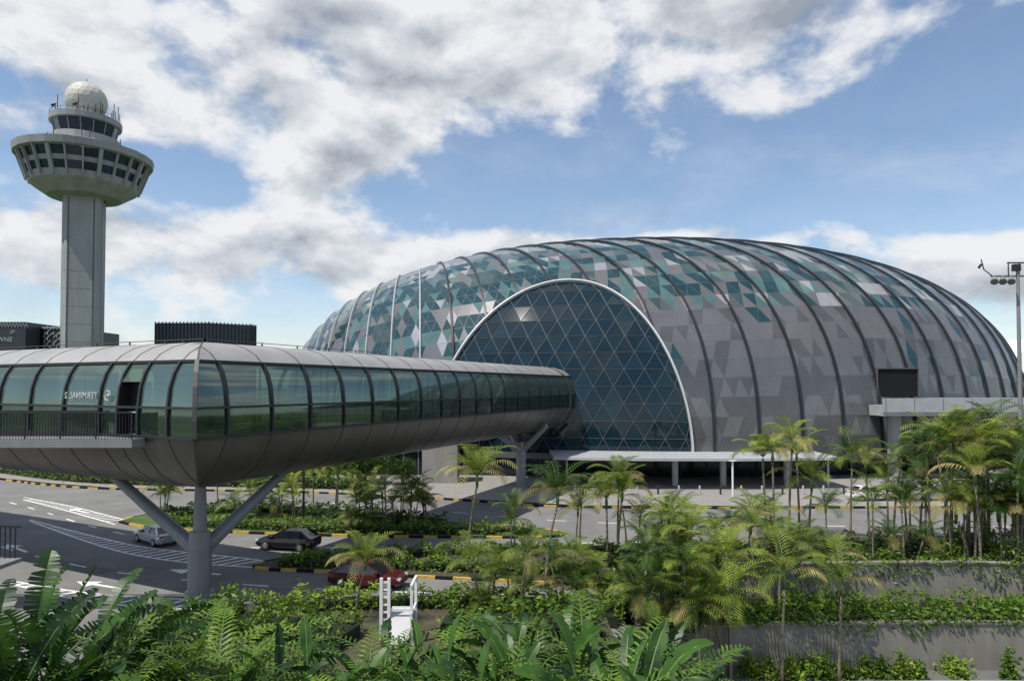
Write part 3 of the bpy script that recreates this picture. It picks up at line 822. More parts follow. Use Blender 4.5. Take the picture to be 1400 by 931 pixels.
# ------------------------------------------------------------------ control tower
TX, TY = -98.6, 156.5
tw = thing('control_tower', 'tall concrete airport control tower with white radome', 'tower', (TX, TY, 0))
def rotp(x, y, a=0.25): return (TX+x*cos(a)-y*sin(a), TY+x*sin(a)+y*cos(a))
g = G(); hw = 3.85; ch = 1.2
poly = [(-hw+ch,-hw),(hw-ch,-hw),(hw,-hw+ch),(hw,hw-ch),(hw-ch,hw),(-hw+ch,hw),(-hw,hw-ch),(-hw,-hw+ch)]
g.prism([rotp(x, y, 0.40) for x, y in poly], 0, 54.5, 0)
for k in range(12): g.prism([rotp(x*1.006, y*1.006, 0.40) for x, y in poly], 4+k*4, 4.06+k*4, 0)
g.obj('shaft', ['tower'], parent=tw)
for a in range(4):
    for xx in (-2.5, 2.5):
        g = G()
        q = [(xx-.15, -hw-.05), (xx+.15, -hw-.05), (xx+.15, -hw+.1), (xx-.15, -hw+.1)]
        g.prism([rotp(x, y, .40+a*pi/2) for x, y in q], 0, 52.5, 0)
        g.obj('shaft_shade_strip', ['towerdark'], parent=tw)  # raised dark strip, the shaft's shadow line put into its colour
NT = 24; K = .845
def kl(P): return [(r*K, z) for r, z in P]
g = G()
g.lathe(kl([(5.0, 52.9), (8.8, 53.2), (12.4, 55.3), (12.8, 55.6), (13.2, 57.0)]), TX, TY, NT, 0)
g.lathe(kl([(13.9, 58.7), (14.3, 59.7)]), TX, TY, NT, 0)
g.lathe(kl([(15.2, 61.5), (16.4, 61.7), (16.7, 63.2), (15.6, 63.5), (9.2, 65.2), (8.6, 65.4), (8.4, 66.9), (7.0, 67.0)]), TX, TY, NT, 0)
g.obj('observation_ring', ['tower'], parent=tw)
g = G(); g.lathe(kl([(13.0, 57.0), (13.8, 58.7)]), TX, TY, NT, 0); g.obj('ring_window', ['towerglass'], parent=tw)
g = G(); g.lathe(kl([(14.1, 59.7), (15.0, 61.5)]), TX, TY, NT, 0); g.obj('ring_window', ['towerglass'], parent=tw)
for k in range(NT):
    g = G()
    a = 2*pi*k/NT; d = V3((cos(a), sin(a), 0)); c = V3((TX, TY, 0))
    g.strip([c+d*13.1*K+V3((0,0,55.9)), c+d*15.5*K+V3((0,0,61.7))], d, 0.75 if k % 3 == 0 else .3, 0.7)
    g.obj('ring_fin', ['tower'], parent=tw)
g = G(); g.lathe(kl([(6.9, 67.0), (7.9, 70.0)]), TX, TY, 16, 0); g.obj('cab_window', ['towerglass'], parent=tw)
g = G(); g.lathe(kl([(7.9, 70.0), (8.6, 70.1), (8.7, 71.3), (8.2, 71.4), (6.4, 71.5), (6.2, 72.3), (4.0, 72.4), (3.0, 73.0)]), TX, TY, 24, 0)
for k in range(16):
    a = 2*pi*k/16; d = V3((cos(a), sin(a), 0)); c = V3((TX, TY, 0)); g.strip([c+d*6.95*K+V3((0,0,67)), c+d*7.95*K+V3((0,0,70))], d, .14, .2)
g.obj('cab_roof', ['tower'], parent=tw)
bm = bmesh.new(); bmesh.ops.create_icosphere(bm, subdivisions=3, radius=4.35)
for f in bm.faces: f.material_index = 0
res = bmesh.ops.inset_individual(bm, faces=bm.faces[:], thickness=0.03, depth=-0.01)
for f in res['faces']: f.material_index = 1
me = bpy.data.meshes.new('radome'); bm.to_mesh(me); bm.free()
M['radome'] = mat('radome_shell', (0.50, 0.48, 0.42), 0.6, 0, 0.06, .5)
me.transform(Matrix.Translation((0, 0, 75.9))); me.materials.append(M['radome']); me.materials.append(M['tower'])
o = bpy.data.objects.new('radome', me); finish(o, tw, None, 'round cream radar dome on the tower top', None, None, None)
for k in range(34):
    a = R.random()*2*pi; r = R.choice([8.4, 8.0, 6.3, 15.4, 9.0]); zb = 71.3 if r < 9 else (63.5 if r > 15 else 65.2)
    hh = R.uniform(.8, 3.8); x, y = TX+r*K*cos(a), TY+r*K*sin(a); g = G(); g.box(x-.06, x+.06, y-.06, y+.06, zb, zb+hh); g.obj('antenna', ['dark'], parent=tw)
g = G()
for k in range(32):
    a = 2*pi*k/32; a2 = 2*pi*(k+1)/32; q = 8.4*K
    g.tube([(TX+q*cos(a), TY+q*sin(a), 72.1), (TX+q*cos(a2), TY+q*sin(a2), 72.1)], .04, 4)
    g.box(TX+q*cos(a)-.03, TX+q*cos(a)+.03, TY+q*sin(a)-.03, TY+q*sin(a)+.03, 71.3, 72.1)
g.obj('roof_railing', ['dark'], parent=tw)
for a in (3.4, 5.0, 4.2):
    g = G(); x, y = TX+7.9*K*cos(a), TY+7.9*K*sin(a); g.tube([(x, y, 71.4), (x, y, 73.0)], .1, 6); g.tube([(x-.7, y, 72.6), (x+.5, y-.4, 72.9)], [.35, .1], 8)
    g.obj('radio_dish', ['dark'], parent=tw)
g = G(); g.tube([(TX, TY, 80.1), (TX, TY, 81.2)], .08, 5)
g.obj('antenna', ['dark'], parent=tw)

# ------------------------------------------------------------------ far buildings
b1 = thing('louvred_building', 'dark grey building clad in vertical louvres', 'building', (-72, 168, 0))
P = [(-90, 172), (-76.5, 172), (-68.5, 178), (-68.5, 182), (-90, 182)]
g = G(); g.prism(P, 0, 26.0, 0); g.obj('wall', ['louver'], parent=b1)
g = G()
for a, b in zip(P, P[1:]):
    a, b = V3((*a, 0)), V3((*b, 0)); n = int((b-a).length/.9)
    nn = V3(((b-a).y, -(b-a).x, 0)).normalized()
    for i in range(n+1):
        p = a.lerp(b, i/n)+nn*.15; g.box(p.x-.1, p.x+.1, p.y-.12, p.y+.12, 0, 26.3)
g.obj('louvre_screen', ['dark'], parent=b1)
b2 = thing('hotel_building', 'dark hotel block with white lattice screen facade', 'building', (-140, 185, 0))
g = G(); g.box(-190, -128.5, 180, 210, 0, 27.0, 0); g.obj('wall', ['facade'], parent=b2)
g = G(); g.box(-131, -121, 186, 210, 0, 26, 0); g.obj('side_wing', ['facade'], parent=b2)
g = G()
for i in range(-2, 14):
    for j in range(34):
        x = -130.9+i*0.85; z = 0.5+j*.76
        if i < 12 and R.random() < .82:
            x = min(max(x, -128.3), -121.6)
            z2 = z+.76; g.strip([(x, 185.8, z), (x+.8*(1 if (i+j) % 2 else -1)*.5+.4, 185.8, z2)], V3((0,-1,0)), .2, .14)
g.strip([(-128.4, 185.8, 26), (-121, 185.8, 26)], V3((0,-1,0)), .3, .2)
g.strip([(-121.1, 185.8, 0), (-121.1, 185.8, 26)], V3((0,-1,0)), .25, .2)
for i in range(72):
    x = -189+i*.85; g.strip([(x, 179.85, 25.6), (x+.42, 179.85, 26.8)], V3((0,-1,0)), .1, .1); g.strip([(x+.42, 179.85, 26.8), (x+.85, 179.85, 25.6)], V3((0,-1,0)), .1, .1)
g.obj('lattice_screen', ['lattice'], parent=b2)
mt = Matrix(((1,0,0,-135.7), (0,0,-1,179.8), (0,1,0,21.8), (0,0,0,1)))
text('sign_lettering', 'CROWNE', 1.7, mt, 'lattice', parent=b2)
g = G(); cc = V3((-131.9, 179.8, 24.3))
g.tube([cc+V3((.7*cos(t)*(1-.09*t), 0, .5*sin(t)*(1-.09*t))) for t in [i*.3 for i in range(26)]], .07, 5)
g.obj('sign_emblem', ['lattice'], parent=b2)
b3 = thing('terminal_building', 'white terminal building with curved roof', 'building', (150, 165, 0))
g = G(); V = []; F = []
for i in range(25):
    t = pi*i/24; x = 165-57*cos(t); z = 13+10.5*sin(t)**.7 if 0 < i < 24 else 13
    V += [(x, 148, z), (x, 200, z)]
for i in range(24): F.append((2*i, 2*i+2, 2*i+3, 2*i+1))
g.add(V, F); g.obj('roof', ['white'], parent=b3)
g = G(); g.box(109, 221, 150, 198, 0, 13, 0); g.obj('wall', ['lightgrey'], parent=b3)

# ------------------------------------------------------------------ lamp mast
lm = thing('light_mast', 'tall grey mast with floodlights and camera', 'street lamp', (29.9, 40.2, 0))
g = G(); g.tube([(29.9, 40.2, 0), (29.9, 40.2, 17.2)], [.14, .09], 12); g.obj('pole', ['column'], parent=lm)
g = G(); g.tube([(28.3, 40.2, 16.5), (31.5, 40.2, 16.5)], .045, 6); g.tube([(29.3, 40.2, 17.3), (30.7, 40.2, 17.3)], .045, 6)
for x in (29.35, 30.0): 
    g.tube([(x, 40.2, 16.5), (x, 40.2, 17.3)], .035, 6)
g.box(29.6, 30.0, 40.05, 40.3, 16.8, 17.2)
g.tube([(28.4, 40.2, 16.5), (27.9, 40.2, 16.9), (27.75, 40.2, 17.5)], .035, 6); g.tube([(27.75, 40.2, 17.2), (27.6, 40.2, 17.0)], .08, 8)
g.obj('crossarm', ['dark'], parent=lm)
for x in (28.45, 28.95, 29.45, 30.5, 31.0):
    g = G(); g.tube([(x, 40.15, 16.45), (x-.12, 39.95, 16.25), (x-.22, 39.8, 16.1)], [.07, .17, .21], 10); g.obj('floodlight', ['mull'], parent=lm)
for (x, y, h) in ((-17.0, 56, 6.0), (-15.2, 50, 5.5)):
    l2 = thing('street_lamp', 'slim dark lamp post beside the road', 'street lamp', (x, y, 0), 'lamp posts along the road')
    g = G(); g.tube([(x, y, .1), (x, y, h), (x-.25, y, h+.25), (x-1.0, y, h+.32)], [.08, .06, .05, .04], 8); g.obj('pole', ['dark'], parent=l2)
    g = G(); g.box(x-1.6, x-.9, y-.14, y+.14, h+.27, h+.38); g.obj('lamp_head', ['lightgrey'], parent=l2)

# ------------------------------------------------------------------ cars
def car(loc, ang, paint, label, sc=.84):
    c = thing('car', label, 'car', loc, 'cars on the airport road'); c.rotation_euler = (0, 0, ang); c.scale = (sc, sc, sc)
    ORG[c.name] = V3((0, 0, 0))
    st = [(-2.3,.42,.74,.66),(-2.22,.30,.93,.80),(-1.8,.22,1.0,.87),(-1.0,.2,.98,.90),(0.5,.2,.95,.90),(1.25,.22,.90,.88),(1.95,.25,.80,.84),(2.2,.3,.66,.76),(2.28,.38,.55,.62)]
    V = []; F = []
    for x, zb, zt, hw in st:
        V += [(x,-hw*.85,zb),(x,-hw,zb+.14),(x,-hw,(zb+zt)/2+.05),(x,-hw*.96,zt-.09),(x,-hw*.78,zt),(x,hw*.78,zt),(x,hw*.96,zt-.09),(x,hw,(zb+zt)/2+.05),(x,hw,zb+.14),(x,hw*.85,zb)]
    n = 10
    for i in range(len(st)-1):
        for k in range(n): F.append((i*n+k, (i+1)*n+k, (i+1)*n+(k+1)%n, i*n+(k+1)%n))
    F.append(tuple(range(n))); F.append(tuple((len(st)-1)*n+k for k in range(n))[::-1])
    g = G(); g.add(V, F)
    rv = [(-1.25,-.60,1.40),(.15,-.62,1.40),(.15,.62,1.40),(-1.25,.60,1.40),(-1.05,-.5,1.46),(-.05,-.52,1.46),(-.05,.52,1.46),(-1.05,.5,1.46)]
    g.add(rv, [(0,3,2,1),(4,5,6,7),(0,1,5,4),(1,2,6,5),(2,3,7,6),(3,0,4,7)])
    for s in (-1, 1):
        g.strip([(1.15, s*.80, .93), (.12, s*.615, 1.41)], V3((0,s,.3)), .07, .05)
        g.strip([(-1.95, s*.78, .96), (-1.22, s*.60, 1.41)], V3((0,s,.3)), .16, .05)
        g.strip([(-.45, s*.81, .96), (-.5, s*.625, 1.40)], V3((0,s,.3)), .08, .05)
        g.box(.75, .95, s*.9-.1, s*.9+.1, .95, 1.08)
    g.obj('body', [paint], parent=c)
    g = G(); g.add([(-1.98,-.79,.93),(1.2,-.80,.90),(1.2,.80,.90),(-1.98,.79,.93),(-1.22,-.60,1.405),(.12,-.61,1.405),(.12,.61,1.405),(-1.22,.60,1.405)],
                   [(4,5,6,7),(0,1,5,4),(1,2,6,5),(2,3,7,6),(3,0,4,7)])
    g.obj('windscreen', ['carglass'], parent=c)
    for x in (-1.4, 1.38):
        for s in (-1, 1):
            w = obj('wheel', [], [], ['rubber'], parent=c); w.location = (x, s*.80, .33)
            ORG[w.name] = V3((0,0,0))
            g = G(); g.tube([(0,-.11,0),(0,-.09,0),(0,.09,0),(0,.11,0)], [.30,.33,.33,.30], 20); g.obj('tyre', ['rubber'], parent=w)
            g = G(); g.tube([(0,s*.10,0),(0,s*.125,0)], [.21,.19], 12); g.obj('rim', ['rim'], parent=w)
    for s in (-1, 1):
        g = G(); g.box(2.02, 2.23, s*.62-.14, s*.62+.14, .60, .72); g.obj('headlight', ['lamp_clear'], parent=c)
        g = G(); g.box(-2.27, -2.1, s*.62-.16, s*.62+.16, .74, .88); g.obj('tail_light', ['lamp_red'], parent=c)
    g = G(); g.box(2.2, 2.30, -.45, .45, .40, .52); g.obj('grille', ['rubber'], parent=c)
    return c
car((-22.8, 44.0, 0.006), radians(142), 'silver', 'silver sedan driving on the curving road', .8)
car((-13.8, 42.4, 0.006), radians(168), 'carblack', 'black sedan driving past the planted island')
car((-7.2, 34.5, 0.006), radians(-10), 'carred', 'dark red car half hidden behind a palm')
car((31.2, 59.8, 0.125), radians(5), 'carwhite', 'white car stopped by the dome forecourt')
car((36.5, 59.8, 0.125), radians(5), 'silver', 'silver car stopped by the dome forecourt')

# ------------------------------------------------------------------ vegetation
def frond(g, base, azm, pitch, L, droop, N, ll, wl, mi, ang=0.6, rr=0.02, lift=0.15, hang=0.35):
    p = V3(base); st = L/N; pt = pitch; az_ = azm
    pts = [p.copy()]
    for i in range(N):
        d = V3((cos(az_)*cos(pt), sin(az_)*cos(pt), sin(pt)))
        p = p + d*st; pts.append(p.copy()); pt -= droop/N*(0.5+1.2*i/N)
        t = (i+1)/N
        if t < 0.16: continue
        side = V3((-sin(az_), cos(az_), 0)); up = d.cross(side)*-1
        if up.z < 0: up = -up
        ln = ll*(sin(pi*min(1, (t*0.92+0.04))))**0.6*R.uniform(.8, 1.1)
        for s in (-1, 1):
            dr = (side*s*cos(ang) + d*sin(ang) + up*lift).normalized()
            wv = d*wl
            a = p; m_ = p + dr*ln*0.5; e = p + dr*ln + V3((0,0,-hang*ln))
            m_ = m_ + V3((0,0,-hang*ln*.15))
            g.add([a-wv*.4, a+wv*.4, m_+wv, m_-wv, e], [(0,1,2,3),(3,2,4)], mi)
    q = pts[::3]+[pts[-1]]
    g.tube(q, [rr*(1-0.8*i/len(q)) for i in range(len(q))], 4, 2, False)

def palm_mesh(seed, h, nst, dry, L=2.1, nf=11):
    R.seed(seed)
    tg = G(); cg = G()
    for s in range(nst):
        a = R.random()*6.28; sp_ = 0 if nst == 1 else R.uniform(.2, .7)
        hh = h*(1 if s == 0 else R.uniform(.45, .95)); lean = R.uniform(.1, .8)
        b = V3((cos(a)*sp_, sin(a)*sp_, -0.3)); top = b+V3((cos(a)*lean, sin(a)*lean, hh+.3))
        pts = [b.lerp(top, t) + V3((cos(a), sin(a), 0))*(-.25*lean*sin(pi*t)) for t in (0, .25, .5, .75, 1)]
        tg.tube(pts, [.085, .065, .06, .055, .05], 7, 0)
        tg.tube([pts[-1]-V3((0,0,.1)), pts[-1]+V3((0,0,.25)), pts[-1]+V3((0,0,.55))], [.06, .085, .04], 7, 1)
        c0 = pts[-1]+V3((0,0,.45))
        for k in range(nf + R.randrange(-1, 2)):
            az_ = k*2.4+R.uniform(-.4, .4); age = k/nf
            pitch = 1.38 - .95*age + R.uniform(-.2, .15)
            frond(cg, c0, az_, pitch, L*R.uniform(.7, 1.2), 1.15+.8*age, 18, .64, .034, 1 if (age > .5 and R.random() < dry) else 0, .62, .022, .3 if age < .5 else .1, .22+.4*age)
    return (mesh_of('palm_trunk', tg.V, tg.F, ['trunk', 'stemg'], tg.m, smooth=True), mesh_of('palm_crown', cg.V, cg.F, ['palm', 'palmdry', 'stemg'], cg.m))
PV = [palm_mesh(1, 4.0, 1, .95, 2.5, 18), palm_mesh(2, 4.0, 2, .5, 2.1, 9), palm_mesh(3, 4.0, 3, .3, 1.9, 8), palm_mesh(4, 4.0, 1, .6, 2.2, 11), palm_mesh(5, 4.0, 4, .3, 1.8, 7), palm_mesh(6, 4.0, 3, .9, 2.0, 8), palm_mesh(7, 4.0, 2, .2, 2.3, 8), palm_mesh(8, 4.0, 3, .6, 1.7, 9)]
R.seed(5)
def palm(x, y, z, h, v, label):
    o = thing('palm_tree', label, 'palm tree', (x, y, z), 'palm trees around the road')
    sy = h/4.0; s = min(1.2, max(.78, sy**.5))*R.uniform(.92, 1.08)
    o.scale = (s, s, sy); o.rotation_euler = (0, 0, R.random()*6.28)
    if v in (1, 2) and R.random() < .5: v += 5
    for nm, me in zip(('trunk', 'crown'), PV[v]):
        c = bpy.data.objects.new(nm, me); c.parent = o
        if nm == 'crown':
            k = sy/s; c.scale = (1, 1, 1/k); c.location = (0, 0, 4.45*(1-1/k))
        COL.objects.link(c)
def PX(px, D): return (px-700)/933*D
PL = [
 (640,38,.1,4.5,0),(745,34,.1,4.0,0),(835,38.5,.1,4.2,2),(780,40,.1,3.0,1),(900,38,.1,2.6,4),(700,40.5,.1,2.2,1),
 (860,40,.1,3.0,1),(925,40,.1,2.4,2),
 (945,34.0,-1.2,4.2,4),(985,36.8,.1,2.4,2),(880,33.2,-1.2,3.2,1),(1015,39,.1,2.8,5),(965,33.2,-1.2,3.8,2),
 (1058,44,.1,5.8,2),(1075,37.5,.1,2.6,5),(1092,44.5,.1,4.8,1),(1048,33.4,-1.2,4.0,2),(1150,32.9,-1.2,2.7,0),(1128,38.5,.1,2.8,3),(1095,33.3,-1.2,3.0,3),
 (1160,43.5,.1,4.8,3),(1185,44,.1,4.3,3),(1212,43,.1,4.8,1),(1240,44,.1,4.4,5),(1262,42,.1,5.0,3),
 (1280,38.5,.1,6.5,2),(1302,41,.1,6.0,1),(1325,38,.1,6.8,2),(1350,40,.1,5.8,2),(1375,37,.1,6.6,4),(1395,39,.1,6.4,2),(1345,36.9,.1,4.8,5),(1385,36.5,.1,4.6,4),(1420,37,.1,5.2,4),(1400,35.8,.1,4.0,2),
 (1190,37.8,.1,3.2,3),(1290,43.5,.1,4.6,5),(1315,37.2,.1,3.6,2),(1365,36.8,.1,3.4,1),(1330,43,.1,6.6,1),(1235,37.0,.1,3.0,5),
 (490,49,.1,2.8,2),(530,48,.1,3.0,1),(562,47,.1,2.4,2),(512,52,.1,2.4,4),(455,54,.1,3.4,1),(430,53,.1,3.0,3),(388,52,.1,2.2,2),(350,53,.1,2.0,4),(330,51,.1,1.8,2),(410,50,.1,2.2,1),(300,55,.1,2.6,3),
 (225,52.5,.1,2.0,2),(590,50,.1,2.4,4),(472,47,.1,1.8,4),(545,50,.1,2.6,5),
 (488,28.4,.45,2.1,0),(665,30.0,.45,1.8,2),(700,29.0,.45,2.3,2),(800,32.4,-1.2,2.8,2),(855,29.5,-3,5.0,4),(960,29.0,-3,4.6,4),(930,31.0,-1.2,2.7,2),
 (1000,30.5,-3,4.6,2),(775,31,.1,2.0,5),(1065,30.2,-3,4.2,3),(1142,30.2,-3,3.9,3),
]
for px, D, z, h, v in PL:
    lab = {0: 'single palm with drooping yellowed fronds beside the road', 3: 'slim single stemmed palm in the planting bed'}.get(v, 'clump of slender feathery palms in the planting bed')
    palm(PX(px, D), D, z, h, v, lab)

def leaf(g, p, s, mi=0):
    a = V3((R.gauss(0,1), R.gauss(0,1), R.gauss(0,.6))).normalized(); b = a.orthogonal().normalized()
    b = (Matrix.Rotation(R.random()*6.28, 3, a) @ b)
    g.V += [tuple(p+a*s), tuple(p+b*s*.45), tuple(p-a*s), tuple(p-b*s*.45)]
    n = len(g.V); g.F.append((n-4, n-3, n-2, n-1)); g.m.append(mi)
def hedge(P, w, h, z, per, ls, mats, label, name='hedge', bump=.9, spill=0):
    P = smoothpath(P, .7); g = G(); L = sum((b-a).length for a, b in zip(P, P[1:]))
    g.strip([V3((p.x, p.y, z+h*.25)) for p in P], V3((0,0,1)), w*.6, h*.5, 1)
    nL = int(L*per)
    for _ in range(nL):
        i = R.randrange(len(P)-1); a = P[i].lerp(P[i+1], R.random()); d = (P[i+1]-P[i]).normalized(); s = V3((-d.y, d.x, 0))
        an = R.uniform(0, pi); q1 = 1+bump*mn.noise(V3((a.x*1.1, a.y*1.1, 3))); hh = h*q1
        k = R.uniform(.72, 1.1) if R.random() < .93 else R.uniform(1.1, 1.35)
        q = a + s*(cos(an)*w/2*k*(.7+.3*q1)); q.z = z + (sin(an)**.6)*hh*k
        leaf(g, q, ls*R.uniform(.6, 1.4))
    if spill:
        for _ in range(int(L*60)):
            i = R.randrange(len(P)-1); a = P[i].lerp(P[i+1], R.random())
            dep = spill*max(0, .45+1.3*mn.noise(V3((a.x*.7, a.y*.7, 8))))
            leaf(g, V3((a.x, a.y-w*.5-R.uniform(.02, .22), z+h*.8-R.random()*(h*.4+dep))), ls*R.uniform(.6, 1.3))
    return g.obj(name, mats, cat='hedge', label=label, group='clipped hedges')
W1b = [(p.x, p.y+.55) for p in W1[5:-5:4]]
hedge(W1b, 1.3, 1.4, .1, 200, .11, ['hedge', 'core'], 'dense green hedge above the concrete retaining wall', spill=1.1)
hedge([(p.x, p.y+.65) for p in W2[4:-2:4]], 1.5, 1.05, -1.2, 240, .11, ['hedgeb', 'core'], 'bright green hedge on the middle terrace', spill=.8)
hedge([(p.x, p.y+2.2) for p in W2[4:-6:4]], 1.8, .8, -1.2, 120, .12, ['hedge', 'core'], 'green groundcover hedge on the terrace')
hedge([(-25, 49.2), (-20, 48.2), (-12, 46.8), (-4, 46.2), (1.6, 46.2)], 1.3, .75, .1, 120, .12, ['hedge', 'core'], 'low hedge on the grass island')
hedge([(-12.5, 39.0), (-8, 39.9), (-2, 40.9), (6, 41.4), (15, 41.9)], 1.2, .55, .1, 110, .12, ['hedge', 'core'], 'low hedge beside the far lane')
hedge([(-12.8, 38.1), (-9, 37.9), (-5, 37.3), (0, 36.5), (4.5, 35.8)], 1.2, .6, .1, 130, .12, ['hedgeb', 'core'], 'bright green hedge beside the kerb')
hedge([(16, 41.9), (24, 41.6), (34, 40.8), (44, 39.8)], 1.4, .95, .1, 130, .12, ['flower', 'core'], 'pink flowering hedge beside the road')
hedge([(-10.8, 29.2), (-8, 29.7), (-5.8, 29.9)], 1.1, .75, .45, 170, .11, ['hedgeb', 'core'], 'bright green hedge in the raised planter')
hedge([(-5.4, 29.9), (-2.8, 30.0), (0, 29.9), (3.2, 29.4)], 1.2, .7, .45, 170, .11, ['hedge', 'core'], 'green hedge in the raised planter')
hedge([(-15, 24.5), (-13.6, 26.6), (-11.4, 28.8)], 1.6, .9, .45, 200, .12, ['hedge', 'core'], 'green hedge along the planter edge')
hedge([(-10.8, 27), (-8, 26.2), (-6, 25.6)], 2.4, 1.0, .45, 240, .12, ['hedge', 'core'], 'green planting in the raised planter')
hedge([(-2.6, 27), (0, 26.6), (3.4, 26.6)], 2.6, 1.1, .45, 240, .12, ['hedge', 'core'], 'green planting in the raised planter bed')
hedge([(4.0, 28.5), (4.4, 31), (5.0, 33.2)], 1.2, .9, .05, 200, .12, ['hedge', 'core'], 'green hedge covering the low wall end')
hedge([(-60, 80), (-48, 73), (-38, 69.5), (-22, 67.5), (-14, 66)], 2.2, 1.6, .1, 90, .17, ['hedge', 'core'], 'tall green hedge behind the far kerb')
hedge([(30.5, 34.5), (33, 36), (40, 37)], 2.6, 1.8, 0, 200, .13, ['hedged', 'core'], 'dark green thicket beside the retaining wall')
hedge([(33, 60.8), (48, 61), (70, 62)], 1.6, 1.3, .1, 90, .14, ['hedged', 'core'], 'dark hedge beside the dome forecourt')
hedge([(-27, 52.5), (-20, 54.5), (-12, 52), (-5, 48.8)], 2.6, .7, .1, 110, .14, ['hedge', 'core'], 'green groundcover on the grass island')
def shrub(x, y, z, r, h, mats, label):
    g = G()
    for _ in range(int(480*r*h+160)):
        a = R.random()*6.28; e = R.uniform(0, pi/2); k = R.uniform(.5, 1.08)*(1+.35*sin(a*3+x))
        leaf(g, V3((x+cos(a)*cos(e)*r*k, y+sin(a)*cos(e)*r*k, z+sin(e)*h*k)), .12*R.uniform(.6, 1.3))
    obj('shrub', g.V, g.F, mats, org=(x, y, z), cat='shrub', label=label, group='shrubs by the walls')
for i, (px, D) in enumerate(((1045,30.8),(1100,31),(1120,30.7),(1180,31),(1200,30.9),(1245,31),(1372,30.8),(1020,31),(1075,30.6),(1150,30.8),(1300,31),(1225,30.7))):
    shrub(PX(px, D), D, -3, R.uniform(.4, .8), R.uniform(.5, 1.0), ['hedgeb'], 'rounded bright green shrub below the retaining wall')
for (px, D, h) in ((870,36.2,1.2),(960,37.2,1.0),(760,36,.9),(1110,40,1.0),(1200,40,1.2),(1300,39,1.6),(900,39,1.0),(840,38,.9),(1060,39,1.1),(1250,38.8,1.3),(1340,38.5,1.8)):
    shrub(PX(px, D), D, .1, 1.0, h, [R.choice(['hedge', 'hedgeb', 'hedge', 'hedged'])], 'leafy green shrub in the planting bed')

def tree_mesh(seed, h, r):
    R.seed(seed); tg = G(); cg = G()
    tg.tube([(0,0,-.2), (.1,0,h*.3), (.05,.1,h*.55)], [.22, .16, .1], 8)
    lobes = []
    for k in range(11):
        a = k*2.4; rr = r*R.uniform(.2, .75); c = V3((cos(a)*rr, sin(a)*rr, h*R.uniform(.5, .88)))
        lobes.append((c, r*R.uniform(.32, .5))); tg.tube([(.05,.05,h*.4), tuple(c*.6+V3((0,0,h*.2))), tuple(c)], [.09, .05, .02], 5)
    for c, q in lobes:
        for _ in range(420):
            d = V3((R.gauss(0,1), R.gauss(0,1), R.gauss(0,.8))).normalized()*q*R.uniform(.55, 1.1)
            leaf(cg, c+d, .17*R.uniform(.6, 1.3))
    return (mesh_of('tree_trunk', tg.V, tg.F, ['bark'], tg.m), mesh_of('tree_crown', cg.V, cg.F, ['treeleaf'], cg.m))
TV = [tree_mesh(21, 4.6, 2.6), tree_mesh(22, 4.6, 2.3), tree_mesh(23, 4.6, 2.8)]
R.seed(9)
for x, y, s in ((-19,71,1),(-23,72,1.1),(-27,71,.95),(-31,73,1.1),(-36,74,1.0),(-41,76,1.2),(-47,79,1.1),(-15,70,.8),(-25,78,1.4),(-33,80,1.4),(-44,84,1.3),(-55,86,1.3),(-64,92,1.3),
                (52,62,1.2),(57,63,1.3),(62,63,1.3),(47,60.5,.9),(42,39.5,1.0),(38,43,1.2),(-70,98,1.4),(-11,69,.6)):
    o = thing('broadleaf_tree', 'small round green broadleaf tree beyond the road', 'tree', (x, y, .1), 'broadleaf trees beyond the road')
    o.scale = (s, s, s*R.uniform(.85, 1.1)); o.rotation_euler = (0, 0, R.random()*6.28)
    for nm, me in zip(('trunk', 'crown'), TV[R.randrange(3)]):
        c = bpy.data.objects.new(nm, me); c.parent = o; COL.objects.link(c)

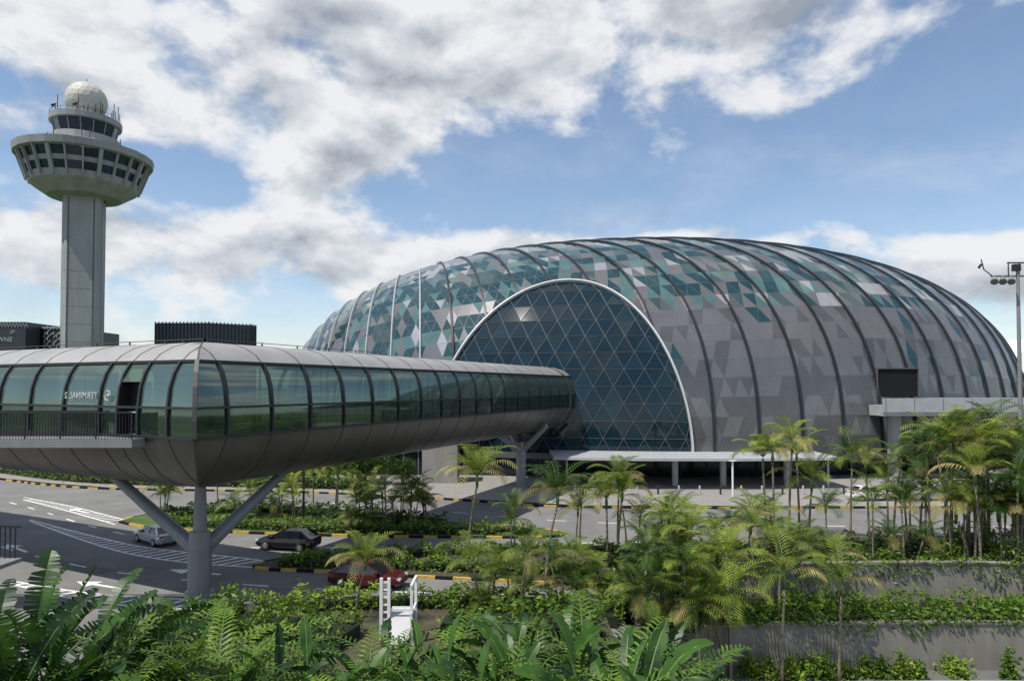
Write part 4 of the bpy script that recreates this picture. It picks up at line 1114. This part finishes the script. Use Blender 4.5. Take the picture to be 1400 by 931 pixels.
fg = G(); fg.box(-16, 4.4, 5.5, 14.4, -3, 3.4, 0); fg.box(-15.8, 4.2, 5.7, 14.2, 3.4, 3.5, 1)
fg.obj('planter_box', ['wall', 'soil'], cat='planter', label='raised concrete planter full of tropical plants')
def banana_mesh(seed, nl, Ls, W, torn):
    R.seed(seed); g = G()
    for k in range(nl):
        azm = k*2.4+R.uniform(-.4, .4); pt = R.uniform(1.15, 1.5) - .35*(k/nl); b0 = V3((cos(azm)*.15, sin(azm)*.15, 0)); p = b0.copy(); sl_ = R.uniform(.7, 1.6); L = R.uniform(*Ls)
        pts = [p.copy()]
        for i in range(4):
            p = p+V3((cos(azm)*cos(pt), sin(azm)*cos(pt), sin(pt)))*sl_/4; pts.append(p.copy()); pt -= .03
        g.tube(pts, [.035, .03, .025, .02, .016], 5, 1, False)
        N = 20; roll = R.uniform(-1.1, 1.1); Wk = W*R.uniform(.7, 1.2); prev = None; fold = R.uniform(.15, .6)
        rp = [p.copy()]; dk = R.uniform(.6, 1.9)
        for i in range(N+1):
            t = i/N; d = V3((cos(azm)*cos(pt), sin(azm)*cos(pt), sin(pt))); side = V3((-sin(azm), cos(azm), 0)); up = side.cross(d)
            if up.z < 0: up = -up
            side = (side*cos(roll)+up*sin(roll)); up2 = side.cross(d)
            if up2.z < 0: up2 = -up2
            w = Wk*(max(0, sin(pi*(t*.94+.05)))**.5)*(1+.10*sin(i*2.2+k))
            l = p+side*w+up2*fold*w; r = p-side*w+up2*fold*w
            if prev:
                gap = .6 if ((torn and i % 2 == 0) or R.random() < .15) else 0
                pp, pl_, pr_ = prev
                sg = V3((0,0,-.10 if (torn and i % 2) else 0))*Wk*3*R.random()
                g.add([pp, p, l.lerp(pl_, gap)+sg, pl_+sg, r.lerp(pr_, gap)+sg, pr_+sg], [(0,1,2,3),(1,0,5,4)], 0)
            prev = (p.copy(), l, r); p = p+d*L/N; pt -= dk*R.uniform(.012, .048)*(0.3+t*1.9); rp.append(p.copy())
        q = rp[::5]; g.tube(q, [.018, .014, .011, .008, .005][:len(q)], 4, 1, False)
    return mesh_of('banana_leaves', g.V, g.F, ['banana', 'stemg'], g.m)
def bush_mesh(seed, nf, L, ll, wl):
    R.seed(seed); g = G()
    for k in range(nf):
        frond(g, (R.uniform(-.15,.15), R.uniform(-.15,.15), 0), k*2.4+R.uniform(-.3,.3), 1.45-.6*(k/nf)+R.uniform(-.15,.1), L*R.uniform(.65,1.15), 1.5, 24, ll*R.uniform(.85,1.1), wl, 0, .55, .020, .25, .25)
    return mesh_of('bush_fronds', g.V, g.F, ['bushp', 'palmdry', 'stemg'], g.m)
BV = [banana_mesh(31, 10, (.7, 1.05), .125, False), banana_mesh(32, 11, (.6, 1.0), .11, False), banana_mesh(33, 11, (1.2, 1.7), .20, True), banana_mesh(34, 8, (.9, 1.3), .15, False)]
UV = [bush_mesh(41, 14, 2.3, .40, .024), bush_mesh(42, 13, 2.1, .36, .027), bush_mesh(43, 16, 2.5, .34, .022), bush_mesh(44, 12, 2.2, .44, .020)]
R.seed(17)
def fplant(px, D, z, s, kind, v):
    nm, ct, lb = (('banana_plant', 'banana plant', 'tropical plant with broad paddle leaves in the planter') if kind == 'b' else ('fern_palm', 'palm', 'bushy young palm with feathery fronds in the planter'))
    o = thing(nm, lb, ct, (PX(px, D), D, z), 'tropical plants in the planter'); o.scale = (s, s, s*R.uniform(.88, 1.06)); o.rotation_euler = (0, 0, R.random()*6.28)
    c = bpy.data.objects.new('leaves', (BV if kind == 'b' else UV)[v]); c.parent = o; COL.objects.link(c)
for px, D, s, k, v in ((-20,11.5,1.15,'b',2),(40,12.5,1.2,'b',2),(95,12.8,1.05,'b',2),(135,13,.95,'b',2),(0,10,1.0,'b',2)):
    fplant(px, D, 3.5, s, k, v)
for i in range(28):
    fplant(-20+i*25+R.uniform(-12, 12), R.uniform(10.4, 13.8), 3.4, R.uniform(.88, 1.12), 'f', R.randrange(4))
for px, D in ((185,13.6),(225,13.2),(265,13.6),(305,13.0)): fplant(px, D, 3.5, 1.2, 'f', R.randrange(4))
for px in (250, 320, 380, 430, 530, 590):
    fplant(px, R.uniform(11.5, 13.4), 3.5, R.uniform(.85, 1.08), 'b', R.choice([0, 1, 3]))
for i in range(32):
    px = 615+i*10.6+R.uniform(-8, 8); k = 'b' if i % 5 in (0, 2) else 'f'
    fplant(px, R.uniform(10.2, 13.6), 3.4, R.uniform(.88, 1.15)*(1.25 if 790 < px < 850 else 1), k, R.choice([0, 1, 3]) if k == 'b' else R.randrange(4))
for px, D in ((20,9.5),(110,9.3),(200,9.6),(300,9.4),(410,9.5),(520,9.6),(610,9.5),(900,9.8),(660,9.3),(740,9.5),(820,9.6),(700,9.6),(780,9.2),(870,9.5),(935,9.9),(60,9.2),(160,9.4),(250,9.3),(350,9.5),(465,9.3),(565,9.4)):
    fplant(px, D, 3.4, R.uniform(.85, 1.0), R.choice('fffb'), R.randrange(3))
print('done', len(bpy.data.objects))
